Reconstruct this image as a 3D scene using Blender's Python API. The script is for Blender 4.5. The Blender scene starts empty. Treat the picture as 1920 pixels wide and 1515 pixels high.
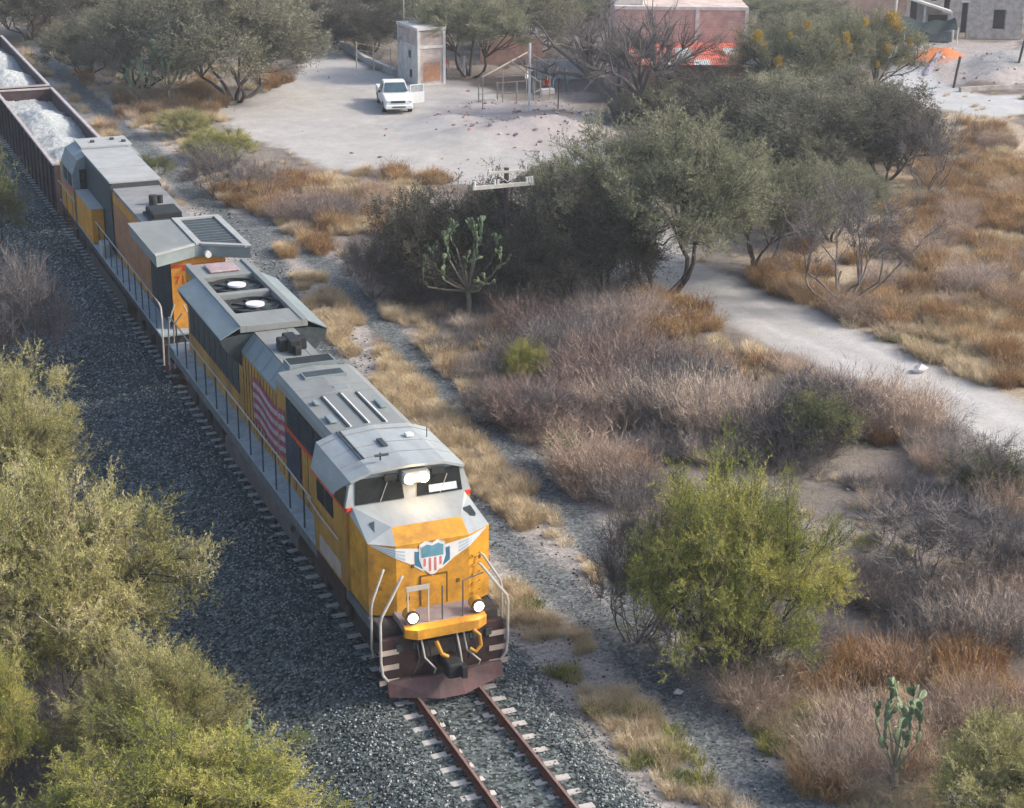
import bpy, math, random
import numpy as np
from mathutils import Vector, Matrix

# ------------------------------------------------------------------ camera, sky, sun, exposure
S = bpy.context.scene
cam_d = bpy.data.cameras.new('camera'); cam = bpy.data.objects.new('camera', cam_d)
S.collection.objects.link(cam); S.camera = cam
cam_d.sensor_width = 36; cam_d.lens = 3247.2/1920*36; cam_d.clip_end = 3000; cam_d.clip_start = 0.5
PITCH, YAW, ROLL = 0.353568, 0.401671, 0.009258
fwd = Vector((math.sin(YAW)*math.cos(PITCH), math.cos(YAW)*math.cos(PITCH), -math.sin(PITCH)))
rgt = Vector((math.cos(YAW), -math.sin(YAW), 0)); upv = rgt.cross(fwd)
r2 = math.cos(ROLL)*rgt + math.sin(ROLL)*upv; u2 = -math.sin(ROLL)*rgt + math.cos(ROLL)*upv
M = Matrix((( r2.x, u2.x, -fwd.x, 0), (r2.y, u2.y, -fwd.y, 0), (r2.z, u2.z, -fwd.z, 0), (0, 0, 0, 1)))
M.translation = Vector((-12.5553, -33.3566, 20.3843)); cam.matrix_world = M

SUN_EL, SUN_AZ = math.radians(33), math.radians(114)     # azimuth measured clockwise from +Y
w = bpy.data.worlds.new('World'); S.world = w; w.use_nodes = True
wn = w.node_tree; wn.nodes.clear()
bg = wn.nodes.new('ShaderNodeBackground'); wo = wn.nodes.new('ShaderNodeOutputWorld'); sk = wn.nodes.new('ShaderNodeTexSky')
sk.sky_type = 'NISHITA'; sk.sun_disc = False; sk.sun_elevation = SUN_EL; sk.sun_rotation = SUN_AZ; sk.dust_density = 3.0; sk.air_density = .9
bg.inputs['Strength'].default_value = 0.15
wn.links.new(sk.outputs[0], bg.inputs[0]); wn.links.new(bg.outputs[0], wo.inputs[0])
sl = bpy.data.lights.new('sun', 'SUN'); sl.energy = 2.0; sl.angle = math.radians(8.0); sl.color = (1.0, .925, .83)
so = bpy.data.objects.new('sun', sl); S.collection.objects.link(so)
sd = Vector((math.sin(SUN_AZ)*math.cos(SUN_EL), math.cos(SUN_AZ)*math.cos(SUN_EL), math.sin(SUN_EL)))
so.rotation_euler = sd.to_track_quat('Z', 'Y').to_euler(); so.location = (30, -30, 60)
S.view_settings.view_transform = 'Standard'; S.view_settings.look = 'None'
S.view_settings.exposure = 0.95; S.view_settings.gamma = 1.0; S.view_settings.use_curve_mapping = False

S.cycles.max_bounces = 4; S.cycles.diffuse_bounces = 2; S.cycles.glossy_bounces = 2; S.cycles.transmission_bounces = 2; S.cycles.transparent_max_bounces = 4
rng = np.random.default_rng(7); rnd = random.Random(3)

# ------------------------------------------------------------------ helpers
def link(o): S.collection.objects.link(o); return o
def tag(o, label=None, cat=None, group=None, kind=None):
    if label: o['label'] = label
    if cat: o['category'] = cat
    if group: o['group'] = group
    if kind: o['kind'] = kind
    return o
def empty(name, loc=(0,0,0), rz=0, label=None, cat=None, group=None):
    o = bpy.data.objects.new(name, None); o.location = loc; o.rotation_euler = (0,0,rz); o.empty_display_size = .2
    link(o); return tag(o, label, cat, group)
def copy_tree(o, parent=None):
    c = o.copy(); link(c); c.parent = parent
    for ch in list(o.children): copy_tree(ch, c)
    return c

MATS = {}
def mat(name, col, rough=.75, metal=0, var=.25, scale=3.0, bump=.0, dirt=None, dirt_amt=.4, stretch=(1,1,1), spec=.3, emit=None, es=0):
    if name in MATS: return MATS[name]
    m = bpy.data.materials.new(name); m.use_nodes = True; nt = m.node_tree; N = nt.nodes; L = nt.links
    b = N['Principled BSDF']; b.inputs['Roughness'].default_value = rough; b.inputs['Metallic'].default_value = metal
    b.inputs['Specular IOR Level'].default_value = spec
    tc = N.new('ShaderNodeTexCoord'); mp = N.new('ShaderNodeMapping'); mp.inputs['Scale'].default_value = stretch
    L.new(tc.outputs['Object'], mp.inputs[0])
    n1 = N.new('ShaderNodeTexNoise'); n1.inputs['Scale'].default_value = scale; n1.inputs['Detail'].default_value = 8; n1.inputs['Roughness'].default_value = .65
    L.new(mp.outputs[0], n1.inputs[0])
    r = N.new('ShaderNodeMapRange'); r.inputs[1].default_value = .3; r.inputs[2].default_value = .7
    r.inputs[3].default_value = 1-var; r.inputs[4].default_value = 1+var; L.new(n1.outputs[0], r.inputs[0])
    mx = N.new('ShaderNodeMix'); mx.data_type = 'RGBA'; mx.blend_type = 'MULTIPLY'; mx.inputs[0].default_value = 1
    mx.inputs[6].default_value = (*col, 1); L.new(r.outputs[0], mx.inputs[7]); out = mx.outputs[2]
    if dirt:
        n2 = N.new('ShaderNodeTexNoise'); n2.inputs['Scale'].default_value = scale*.6; n2.inputs['Detail'].default_value = 10; n2.inputs['Roughness'].default_value = .75
        L.new(mp.outputs[0], n2.inputs[0])
        r2_ = N.new('ShaderNodeMapRange'); r2_.inputs[1].default_value = .45; r2_.inputs[2].default_value = .75; r2_.inputs[4].default_value = dirt_amt
        L.new(n2.outputs[0], r2_.inputs[0])
        m2 = N.new('ShaderNodeMix'); m2.data_type = 'RGBA'; L.new(r2_.outputs[0], m2.inputs[0]); L.new(out, m2.inputs[6]); m2.inputs[7].default_value = (*dirt, 1); out = m2.outputs[2]
    L.new(out, b.inputs['Base Color'])
    if bump:
        bp = N.new('ShaderNodeBump'); bp.inputs['Strength'].default_value = bump; bp.inputs['Distance'].default_value = .05
        L.new(n1.outputs[0], bp.inputs['Height']); L.new(bp.outputs[0], b.inputs['Normal'])
    if emit: b.inputs['Emission Color'].default_value = (*emit, 1); b.inputs['Emission Strength'].default_value = es
    MATS[name] = m; return m

class MB:
    """collects boxes, bars and tubes into one mesh"""
    def __init__(s): s.v = []; s.f = []; s.m = []
    def add(s, verts, faces, mi=0):
        o = len(s.v); s.v += [tuple(map(float, p)) for p in verts]
        for f in faces: s.f.append([i+o for i in f]); s.m.append(mi)
        return s
    def box(s, x0, x1, y0, y1, z0, z1, mi=0):
        v = [(x0,y0,z0),(x1,y0,z0),(x1,y1,z0),(x0,y1,z0),(x0,y0,z1),(x1,y0,z1),(x1,y1,z1),(x0,y1,z1)]
        return s.add(v, [(3,2,1,0),(4,5,6,7),(0,1,5,4),(1,2,6,5),(2,3,7,6),(3,0,4,7)], mi)
    def bevbox(s, x0, x1, y0, y1, z0, z1, b=.03, mi=0):
        xs = (x0, x0+b, x1-b, x1); 
        lower = [(x0+b,y0),(x1-b,y0),(x1,y0+b),(x1,y1-b),(x1-b,y1),(x0+b,y1),(x0,y1-b),(x0,y0+b)]
        def ins(p, d):
            cx, cy = (x0+x1)/2, (y0+y1)/2
            return (p[0]+(d if p[0] < cx else -d), p[1]+(d if p[1] < cy else -d))
        rings = [[(*ins(p,b), z0) for p in lower], [(*p, z0+b) for p in lower], [(*p, z1-b) for p in lower], [(*ins(p,b), z1) for p in lower]]
        return s.loft(rings, mi, closed=True)
    def loft(s, rings, mi=0, closed=True, caps=True):
        n = len(rings[0]); v = [p for r in rings for p in r]; f = []
        for i in range(len(rings)-1):
            for j in range(n if closed else n-1):
                k = (j+1) % n; f.append((i*n+j, i*n+k, (i+1)*n+k, (i+1)*n+j))
        if caps and closed: f.append(tuple(range(n-1,-1,-1))); f.append(tuple((len(rings)-1)*n+j for j in range(n)))
        return s.add(v, f, mi)
    def prism(s, poly, axis, a, b, mi=0):
        """polygon given in the two other axes, extruded along axis from a to b"""
        def P(p, t): return {'x': (t,p[0],p[1]), 'y': (p[0],t,p[1]), 'z': (p[0],p[1],t)}[axis]
        return s.loft([[P(p,a) for p in poly], [P(p,b) for p in poly]], mi)
    def tube(s, pts, r, n=8, mi=0, r2=None):
        pts = [Vector(p) for p in pts]; rings = []
        for i, p in enumerate(pts):
            t = (pts[min(i+1,len(pts)-1)] - pts[max(i-1,0)]).normalized()
            a = t.orthogonal().normalized() if i == 0 else (a - t*a.dot(t)).normalized()
            b = t.cross(a); rr = r if r2 is None else r + (r2-r)*i/(len(pts)-1)
            rings.append([p + a*math.cos(k*math.tau/n)*rr + b*math.sin(k*math.tau/n)*rr for k in range(n)])
        return s.loft(rings, mi)
    def cyl(s, c, axis, r, h, n=20, mi=0, r2=None):
        d = {'x': Vector((1,0,0)), 'y': Vector((0,1,0)), 'z': Vector((0,0,1))}[axis]; c = Vector(c)
        return s.tube([c - d*h/2, c + d*h/2], r, n, mi, r2)
    def quad(s, a, b, c, d, mi=0): return s.add([a,b,c,d], [(0,1,2,3)], mi)
    def build(s, name, mats, parent=None, smooth=False, bevel=0, label=None):
        me = bpy.data.meshes.new(name); me.from_pydata(s.v, [], s.f)
        if not isinstance(mats, (list, tuple)): mats = [mats]
        for m in mats: me.materials.append(m)
        if len(mats) > 1: me.polygons.foreach_set('material_index', s.m)
        import bmesh as BM
        bm = BM.new(); bm.from_mesh(me); BM.ops.recalc_face_normals(bm, faces=bm.faces)
        if bevel: BM.ops.bevel(bm, geom=[e for e in bm.edges if len(e.link_faces) == 2 and e.calc_face_angle(0) > .5], offset=bevel, segments=1, affect='EDGES', clamp_overlap=True)
        bm.to_mesh(me); bm.free()
        if smooth: me.polygons.foreach_set('use_smooth', [True]*len(me.polygons))
        me.update(); o = bpy.data.objects.new(name, me); link(o); o.parent = parent
        if label: o['label'] = label
        return o

def np_mesh(name, V, F, mats, attr=None, midx=None, parent=None, linkit=True):
    """triangle mesh straight from numpy arrays; attr = per-vertex float 'var'"""
    me = bpy.data.meshes.new(name); V = np.asarray(V, np.float32); F = np.asarray(F, np.int32)
    me.vertices.add(len(V)); me.vertices.foreach_set('co', V.ravel())
    k = F.shape[1]; me.loops.add(F.size); me.loops.foreach_set('vertex_index', F.ravel())
    me.polygons.add(len(F)); me.polygons.foreach_set('loop_start', np.arange(0, F.size, k, dtype=np.int32))
    if midx is not None: me.polygons.foreach_set('material_index', np.asarray(midx, np.int32))
    for m in (mats if isinstance(mats, (list, tuple)) else [mats]): me.materials.append(m)
    me.update(calc_edges=True)
    if attr is not None:
        a = me.attributes.new('var', 'FLOAT', 'POINT'); a.data.foreach_set('value', np.asarray(attr, np.float32))
    o = bpy.data.objects.new(name, me)
    if linkit: link(o)
    o.parent = parent
    return o

# ------------------------------------------------------------------ tables of places measured on the ground (metres)
TREES = [('huizache', -8.07, 4.24, 6.26, 6.14, 'largest feathery yellow-green thorn tree at the left, spreading over the gravel slope'),
 ('huizache', -8.18, 14.16, 5.13, 5.66, 'feathery olive thorn tree at the left edge behind the largest yellow-green one'),
 ('sunny', -7.43, -4.73, 6.4, 3.88, 'bright yellow-green thorn tree crown at the bottom left corner nearest the camera'),
 ('sunny', -10.66, 0.39, 3.18, 4.28, 'yellow-green thorn tree cut by the left edge above the dark gap'),
 ('huizache', -6.86, -0.02, 3.92, 3.41, 'small feathery thorn tree between the largest left one and the bottom one'),
 ('graytwig', -5.59, 28.15, 4.43, 5.0, 'grey leafless shrub at the left edge above the yellow-green thorn trees'),
 ('graytwig', -7.69, 23.17, 2.98, 2.79, 'brownish leafless shrub at the left edge under the olive thorn tree'),
 ('shrub', -4.82, 45.0, 3.51, 5.42, 'grey-green bush at the left edge beside the gondola train cars'),
 ('sunny', 7.06, -0.8, 5.28, 6.01, 'rounded yellow-green thorn tree standing alone right of the grey path'),
 ('graytwig', 5.74, 1.58, 2.75, 4.47, 'grey leafless shrub leaning on the left of the rounded yellow-green thorn tree'),
 ('graytwig', 8.26, -1.28, 2.95, 1.76, 'low brown leafless bush at the right foot of the rounded yellow-green thorn tree'),
 ('shrub', 7.4, -0.93, 2.27, 1.56, 'dark green low bush directly under the rounded yellow-green thorn tree'),
 ('graytwig', 6.43, -0.54, 3.73, 2.36, 'low dark leafless shrub at the foot of the rounded yellow-green thorn tree'),
 ('huizache', 8.81, -9.61, 4.11, 3.23, 'yellow-green thorn tree in the bottom right corner beside the tall cactus'),
 ('shrub', 19.69, 5.56, 2.86, 1.78, 'small leafy green bush with bare branches sticking out beside the white road'),
 ('graytwig', 14.73, 1.62, 5.13, 2.88, 'wide dark grey leafless bush at the right edge below the white road'),
 ('graytwig', 16.5, 0.21, 2.42, 2.58, 'brown-grey leafless bush cut by the right edge'),
 ('shrub', 17.12, 10.78, 2.64, 2.28, 'dark green bush in purple brush left of the white road'),
 ('mesquite', 20.57, 28.64, 8.81, 8.13, 'wide olive mesquite tree with forked dark trunks beside the white road'),
 ('mesquite', 26.38, 30.63, 5.99, 5.6, 'olive mesquite with two thin trunks right of the wide forked one'),
 ('mesquite', 32.27, 33.78, 5.14, 3.99, 'pale green mesquite crown behind the leafless grey tree'),
 ('baretree', 27.21, 25.07, 7.49, 5.32, 'leafless grey multi-stemmed tree with branches reaching right over dry grass'),
 ('baretree', 42.57, 40.59, 4.95, 4.48, 'small leafless tree with dark trunk alone at the edge of the dry field'),
 ('darktree', 36.57, 50.96, 7.68, 4.74, 'dark green tree left in the dense clump above the pale green mesquite'),
 ('bushy', 38.64, 45.84, 8.33, 4.95, 'olive-grey tree in the middle of the dense clump above the pale green mesquite'),
 ('darktree', 42.11, 43.84, 6.56, 5.03, 'dark green tree right in the dense clump beside the pale field'),
 ('mesquite', 47.12, 62.07, 7.76, 6.7, 'olive tree with yellow mistletoe clumps beside the red roof'),
 ('mesquite', 51.92, 61.88, 7.56, 6.89, 'olive tree with yellow mistletoe clumps in front of the pink wall'),
 ('oldtree', 36.42, 64.11, 11.97, 7.75, 'huge old leafless grey tree with thick dark trunk in the yard'),
 ('darktree', 40.15, 61.99, 7.52, 3.04, 'dark scrubby tree in front of the low brick house'),
 ('bushy', 37.77, 61.77, 5.4, 2.72, 'low grey-green bush between the old bare tree and the brick house'),
 ('darktree', 11.31, 32.06, 5.15, 5.06, 'dark grey-green tree behind the tree-like cactus, on its left'),
 ('darktree', 14.83, 32.4, 5.03, 5.07, 'dark tree behind the tree-like cactus, below the telegraph crossarms'),
 ('darktree', 14.47, 28.97, 4.16, 3.89, 'dark scrubby tree in front of the telegraph pole'),
 ('darktree', 16.2, 29.34, 4.88, 5.75, 'tall dark tree between the cactus and the forked mesquite'),
 ('darktree', 18.1, 28.2, 5.09, 5.24, 'dark thin tree touching the forked mesquite on the left'),
 ('graytwig', 9.11, 32.5, 3.34, 3.13, 'grey-brown leafless shrub left of the dark trees, beside the path'),
 ('mesquite', 21.34, 40.09, 4.89, 3.76, 'olive tree crown behind the dark trees at the edge of the yard'),
 ('darktree', 6.07, 109.99, 9.9, 5.91, 'dark blue-green tree at the top left corner beside the railway'),
 ('bushy', 7.75, 91.93, 6.34, 4.25, 'grey-green tree in the top left row beside the railway path'),
 ('bushy', 10.35, 85.24, 7.55, 6.67, 'grey-green tree behind the far cactus'),
 ('bushy', 14.98, 78.66, 11.55, 8.13, 'big grey-brown wide tree left of the dirt yard'),
 ('bushy', 15.32, 94.17, 9.77, 6.98, 'grey-green tree behind the big grey-brown wide tree'),
 ('darktree', 11.59, 112.71, 7.37, 4.94, 'dark green tree far up the railway at top left'),
 ('darktree', 29.45, 94.46, 6.29, 4.1, 'dark green bushy tree right against the back of the kerb wall'),
 ('bushy', 27.62, 107.08, 6.82, 3.96, 'grey-green tree at the top end of the dirt yard'),
 ('bushy', 37.18, 103.72, 7.71, 4.32, 'grey-green tree behind the brick tower, on its right'),
 ('mesquite', 40.36, 52.64, 7.94, 4.73, 'olive bushy tree at the back of the dense clump above the pale green mesquite'),
 ('bushy', 44.77, 50.99, 8.02, 4.78, 'brown-green bushy tree at the back right of the dense clump'),
 ('darktree', 28.15, 99.2, 6.91, 4.17, 'dark green tree behind the low curb wall'),
 ('darktree', 35.6, 105.91, 5.96, 4.12, 'dark green tree directly behind the brick tower'),
 ('mesquite', 33.03, 82.32, 8.54, 6.55, 'grey-green tree shading two people beside the brick tower'),
 ('bushy', 41.44, 90.18, 7.98, 5.24, 'olive tree behind the leaning timber shed frame'),
 ('mesquite', 53.37, 104.82, 9.04, 2.39, 'pale green tree behind the white wall'),
 ('darktree', 61.79, 108.5, 5.47, 1.95, 'dark tree behind the red brick house'),
 ('mesquite', 66.35, 93.47, 10.22, 3.14, 'grey-green tree between the red house and the pink wall'),
 ('mesquite', 77.26, 103.93, 10.19, 3.03, 'grey-green tree behind the pink wall'),
 ('sunny', 9.59, 61.07, 4.28, 1.89, 'low yellow-green bush at the near edge of the dirt yard'),
 ('graytwig', 7.33, 53.03, 4.21, 3.04, 'dark grey leafless bush between the second locomotive and the dirt yard'),
 ('baretree', 9.13, 50.49, 3.29, 2.5, 'thin bare sapling in orange brush near the dirt yard'),
 ('huizache', 9.27, 68.31, 3.59, 1.63, 'low pale green bush just left of the yellow-green one by the yard'),
 ('shrub', 8.82, 12.61, 1.86, 1.2, 'small dark olive bush at the right edge of the grey path'),
 ('shrub', 13.04, 15.53, 1.27, 1.0, 'small green bush alone in the middle of the purple-grey scrub'),
 ('sunny', 10.77, 20.36, 1.82, 0.99, 'low yellow-green bush near the left end of the purple-grey scrub'),
 ('graytwig', 18.13, 12.71, 3.46, 2.27, 'dark leafless bush in the scrub touching the left edge of the white road'),
 ('graytwig', 16.4, 16.77, 2.46, 1.6, 'grey leafless bush in the middle of the scrub, right of the small green bush'),
 ('graytwig', 7.9, 17.56, 2.17, 1.45, 'grey leafless bush at the left edge of the scrub beside the grey path'),
 ('graytwig', 9.71, 16.3, 2.87, 1.64, 'brown leafless bush in the scrub above the small dark olive bush'),
 ('baretree', 19.53, 5.62, 3.53, 2.41, 'thin leafless branches rising beside the leafy bush at the white road'),
 ('graytwig', 10.76, 31.86, 3.56, 2.15, 'low grey leafless bush left of the tree-like cactus'),
 ('graytwig', 15.55, 23.89, 3.1, 1.36, 'low brown leafless bush in front of the dark trees'),
 ('shrub', 5.42, 58.35, 2.65, 1.23, 'low green bush on the verge beside the second locomotive')]
COVER = [('purple', 10.5, 25.16, 3.23, -1.27, -1.42, -3.62, 120),
 ('purple', 14.2, 24.42, 2.88, -1.12, -1.51, -3.31, 110),
 ('purple', 10.86, 19.84, 3.02, -1.19, -1.35, -3.11, 110),
 ('purple', 14.31, 19.09, 3.4, -1.33, -1.54, -3.1, 130),
 ('purple', 17.86, 19.6, 2.76, -1.08, -1.62, -2.94, 100),
 ('purple', 19.16, 17.19, 1.98, -0.78, -1.8, -3.01, 80),
 ('purple', 11.17, 15.19, 2.0, -0.79, -0.96, -2.01, 60),
 ('purple', 15.15, 14.7, 2.37, -0.94, -1.0, -1.8, 60),
 ('purple', 8.91, 17.16, 1.35, -0.53, -0.59, -1.41, 30),
 ('purple', 19.73, 12.89, 2.04, -0.8, -1.43, -2.18, 60),
 ('purple', 20.24, 9.05, 1.61, -0.64, -0.82, -1.15, 45),
 ('purple', 13.28, 2.56, 1.23, -0.49, -1.52, -2.28, 50),
 ('purple', 13.36, -0.53, 1.68, -0.68, -1.25, -1.75, 70),
 ('purple', 15.43, -0.71, 1.18, -0.48, -1.37, -1.76, 50),
 ('purple', 16.74, 7.17, 1.07, -0.42, -1.18, -1.75, 30),
 ('purple', 19.63, 4.72, 1.05, -0.42, -1.01, -1.3, 26),
 ('purple', 10.01, 11.2, 0.93, -0.37, -0.95, -1.94, 26),
 ('purple', 9.6, 29.91, 1.2, -0.46, -0.85, -2.39, 30),
 ('purple', 12.12, 41.49, 3.02, -1.15, -2.17, -6.47, 70),
 ('purple', 12.28, 46.92, 2.21, -0.84, -1.31, -4.16, 40),
 ('grey', 17.96, 11.46, 2.3, -0.91, -1.05, -1.65, 50),
 ('grey', 18.42, 6.5, 2.29, -0.91, -1.49, -2.08, 60),
 ('grey', 8.68, 7.43, 0.86, -0.35, -1.68, -3.35, 30),
 ('grey', 15.32, 30.09, 4.16, -1.61, -1.08, -2.47, 60),
 ('grey', 11.29, 33.33, 2.32, -0.89, -1.08, -3.01, 40),
 ('grey', 16.74, 26.37, 2.0, -0.78, -0.93, -1.94, 25),
 ('grey', 21.13, 11.79, 1.52, -0.6, -0.59, -0.85, 20),
 ('grey', 8.79, 0.66, 1.91, -0.76, -0.9, -1.52, 40),
 ('orange', 9.43, -1.84, 0.8, -0.32, -0.58, -0.91, 60),
 ('orange', 11.06, -2.64, 1.46, -0.59, -0.7, -1.0, 90),
 ('orange', 11.22, -4.35, 1.06, -0.43, -0.75, -1.02, 60),
 ('orange', 8.85, -5.19, 0.68, -0.27, -0.8, -1.16, 50),
 ('orange', 16.91, 0.75, 0.54, -0.22, -0.63, -0.82, 24),
 ('orange', 12.89, -3.37, 0.85, -0.35, -0.66, -0.88, 40),
 ('orange', 18.54, 25.67, 2.4, -0.94, -1.47, -2.88, 200),
 ('orange', 16.32, 23.59, 1.35, -0.53, -0.74, -1.48, 80),
 ('orange', 20.63, 26.41, 1.03, -0.39, -0.88, -1.65, 60),
 ('orange', 26.81, 28.65, 1.96, -0.75, -1.54, -2.52, 60),
 ('orange', 24.68, 27.73, 1.06, -0.41, -1.02, -1.74, 25),
 ('orange', 25.37, 23.01, 1.81, -0.7, -0.98, -1.53, 40),
 ('orange', 19.4, 16.49, 0.71, -0.28, -0.6, -0.98, 12),
 ('orange', 12.28, 23.1, 1.12, -0.44, -0.5, -1.15, 16),
 ('orange', 16.45, 17.04, 1.06, -0.42, -0.54, -0.98, 16),
 ('tan', 7.1, -2.95, 0.59, -0.23, -0.5, -0.84, 60),
 ('tan', 7.37, -4.83, 1.23, -0.5, -0.68, -1.06, 170),
 ('tan', 6.11, -5.74, 0.98, -0.4, -0.5, -0.82, 110),
 ('tan', 7.3, -6.44, 0.65, -0.27, -0.48, -0.71, 50),
 ('tan', 9.04, 23.05, 0.92, -0.36, -0.75, -1.97, 50),
 ('tan', 7.85, 21.02, 0.89, -0.35, -0.4, -1.05, 30),
 ('tan', 19.52, 18.95, 1.11, -0.43, -1.24, -2.11, 30),
 ('tan', 11.49, 16.7, 1.02, -0.41, -0.66, -1.41, 24),
 ('tan', 21.31, 13.96, 1.05, -0.41, -1.23, -1.83, 20),
 ('tan', 28.32, 18.91, 3.7, -1.45, -2.86, -3.89, 260),
 ('tan', 26.56, 14.29, 1.45, -0.56, -1.46, -1.91, 70),
 ('tan', 27.78, 21.32, 1.8, -0.7, -1.66, -2.38, 60),
 ('tan', 28.69, 24.91, 1.26, -0.48, -1.78, -2.64, 40),
 ('tan', 47.73, 42.42, 3.04, -1.14, -5.0, -6.57, 140),
 ('tan', 52.58, 51.37, 3.05, -1.14, -2.94, -3.98, 80),
 ('tan', 32.98, 21.62, 1.45, -0.56, -2.88, -3.7, 60),
 ('orange', 31.38, 19.91, 1.61, -0.62, -2.25, -2.91, 50),
 ('orange', 39.53, 32.06, 3.12, -1.2, -4.43, -5.86, 110),
 ('orange', 34.2, 28.08, 2.02, -0.78, -2.66, -3.69, 60),
 ('purple', 35.14, 25.88, 1.98, -0.77, -1.59, -2.09, 20),
 ('purple', 29.95, 24.43, 1.26, -0.48, -1.37, -1.96, 10),
 ('tan', 33.11, 23.2, 2.53, -0.98, -2.94, -3.86, 120),
 ('tan', 36.31, 30.18, 3.25, -1.25, -3.45, -4.72, 110),
 ('tan', 42.03, 38.0, 3.1, -1.18, -2.83, -3.88, 90),
 ('orange', 44.57, 47.97, 1.72, -0.64, -2.04, -3.02, 20),
 ('orange', 46.51, 40.82, 2.98, -1.12, -2.39, -3.14, 60),
 ('tan', 12.77, 46.73, 2.46, -0.93, -1.34, -4.14, 90),
 ('tan', 12.97, 52.82, 1.83, -0.69, -0.89, -2.94, 40),
 ('orange', 8.4, 41.09, 1.25, -0.48, -0.52, -1.79, 50),
 ('orange', 9.89, 52.06, 1.92, -0.73, -0.94, -3.43, 80),
 ('orange', 8.21, 52.07, 1.02, -0.39, -0.58, -2.27, 25),
 ('tan', 15.59, 51.83, 2.1, -0.79, -1.17, -3.5, 50),
 ('orange', 18.81, 53.31, 1.62, -0.61, -0.66, -1.82, 25),
 ('tan', 10.01, 46.63, 1.7, -0.64, -0.89, -3.06, 40),
 ('tan', 8.11, 48.5, 1.23, -0.46, -0.56, -2.1, 30),
 ('orange', 11.09, 78.66, 2.9, -1.06, -1.03, -4.65, 60),
 ('tan', 10.29, 75.06, 3.44, -1.27, -0.97, -4.38, 60),
 ('orange', 19.25, 83.58, 2.07, -0.75, -0.8, -2.88, 40),
 ('purple', 9.28, 78.33, 2.56, -0.94, -0.95, -4.59, 30),
 ('tan', 7.01, 105.26, 1.54, -0.55, -2.1, -13.63, 60),
 ('tan', 6.84, 89.91, 1.04, -0.38, -1.49, -8.76, 40),
 ('tan', 5.9, 73.01, 1.22, -0.45, -0.62, -3.33, 30),
 ('orange', 12.6, 26.48, 0.97, -0.38, -0.53, -1.27, 20),
 ('purple', 22.3, 21.25, 0.77, -0.3, -0.7, -1.15, 20),
 ('tan', 18.65, 28.81, 1.25, -0.48, -0.68, -1.39, 12),
 ('weed', 3.86, 4.09, 0.26, -0.1, -0.09, -0.23, 3),
 ('weed', 3.24, 0.66, 0.19, -0.07, -0.08, -0.19, 3),
 ('weed', 3.32, -1.29, 0.29, -0.12, -0.12, -0.26, 5),
 ('weed', 3.36, -3.69, 0.39, -0.16, -0.2, -0.4, 7),
 ('weed', 7.78, 1.07, 0.25, -0.1, -0.15, -0.26, 2),
 ('weed', 7.15, -1.62, 0.36, -0.15, -0.15, -0.27, 5),
 ('weed', 6.93, -4.41, 1.02, -0.41, -0.36, -0.59, 14),
 ('weed', 4.14, -4.24, 0.66, -0.26, -0.42, -0.77, 10),
 ('weed', 5.81, -3.46, 0.23, -0.09, -0.12, -0.21, 2),
 ('weed', 6.62, -3.53, 0.68, -0.28, -0.37, -0.61, 6),
 ('weed', -4.96, -0.09, 0.34, -0.14, -0.12, -0.44, 4),
 ('weed', 19.4, 22.39, 0.78, -0.31, -0.64, -1.17, 10),
 ('weed', 24.63, 20.35, 2.33, -0.9, -0.56, -0.85, 24),
 ('weed', 4.55, -2.44, 0.69, -0.28, -0.34, -0.63, 8),
 ('weed', 10.55, 13.88, 0.49, -0.2, -0.3, -0.64, 6)]
ZONES = {'yard': [(12.33, 74.31), (16.36, 79.82), (20.94, 84.8), (26.18, 99.9), (29.45, 107.08), (28.17, 97.17), (27.47, 87.27), (27.61, 82.39), (32.38, 80.66), (32.0, 72.02), (31.47, 67.26), (34.49, 63.35), (31.64, 56.69), (26.95, 56.09), (23.09, 53.1), (20.58, 49.95), (19.66, 52.3), (17.98, 55.3), (15.17, 56.07), (13.76, 59.51), (13.44, 65.09), (12.68, 69.62)], 'road': [(21.17, 53.82), (25.52, 56.62), (31.35, 56.8), (27.52, 43.51), (24.65, 33.38), (25.2, 29.54), (25.56, 23.71), (25.73, 18.38), (26.12, 15.59), (26.57, 12.06), (26.38, 10.27), (22.64, 5.73), (22.75, 7.67), (22.75, 12.54), (22.35, 16.88), (21.73, 19.54), (21.14, 24.66), (20.19, 29.89), (20.41, 36.28), (21.04, 45.97)], 'cement': [(60.13, 70.61), (65.25, 73.67), (63.32, 67.12), (63.52, 62.6), (66.44, 62.62), (61.38, 56.24), (58.26, 56.82), (57.11, 59.77), (56.48, 63.06)], 'ryard': [(65.09, 78.98), (72.26, 85.07), (82.58, 82.96), (67.12, 63.47), (64.03, 66.86), (61.76, 70.02)], 'rubble': [(25.11, 69.6), (29.35, 72.99), (35.73, 71.69), (35.63, 65.73), (31.64, 56.69), (26.66, 56.19), (24.6, 60.94)], 'field': [(41.47, 43.4), (53.03, 54.68), (57.3, 57.75), (61.38, 56.24), (51.6, 40.96), (26.04, 9.86), (26.56, 16.19), (26.17, 24.66), (25.95, 28.54), (27.97, 32.39), (32.82, 34.63)]}


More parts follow.
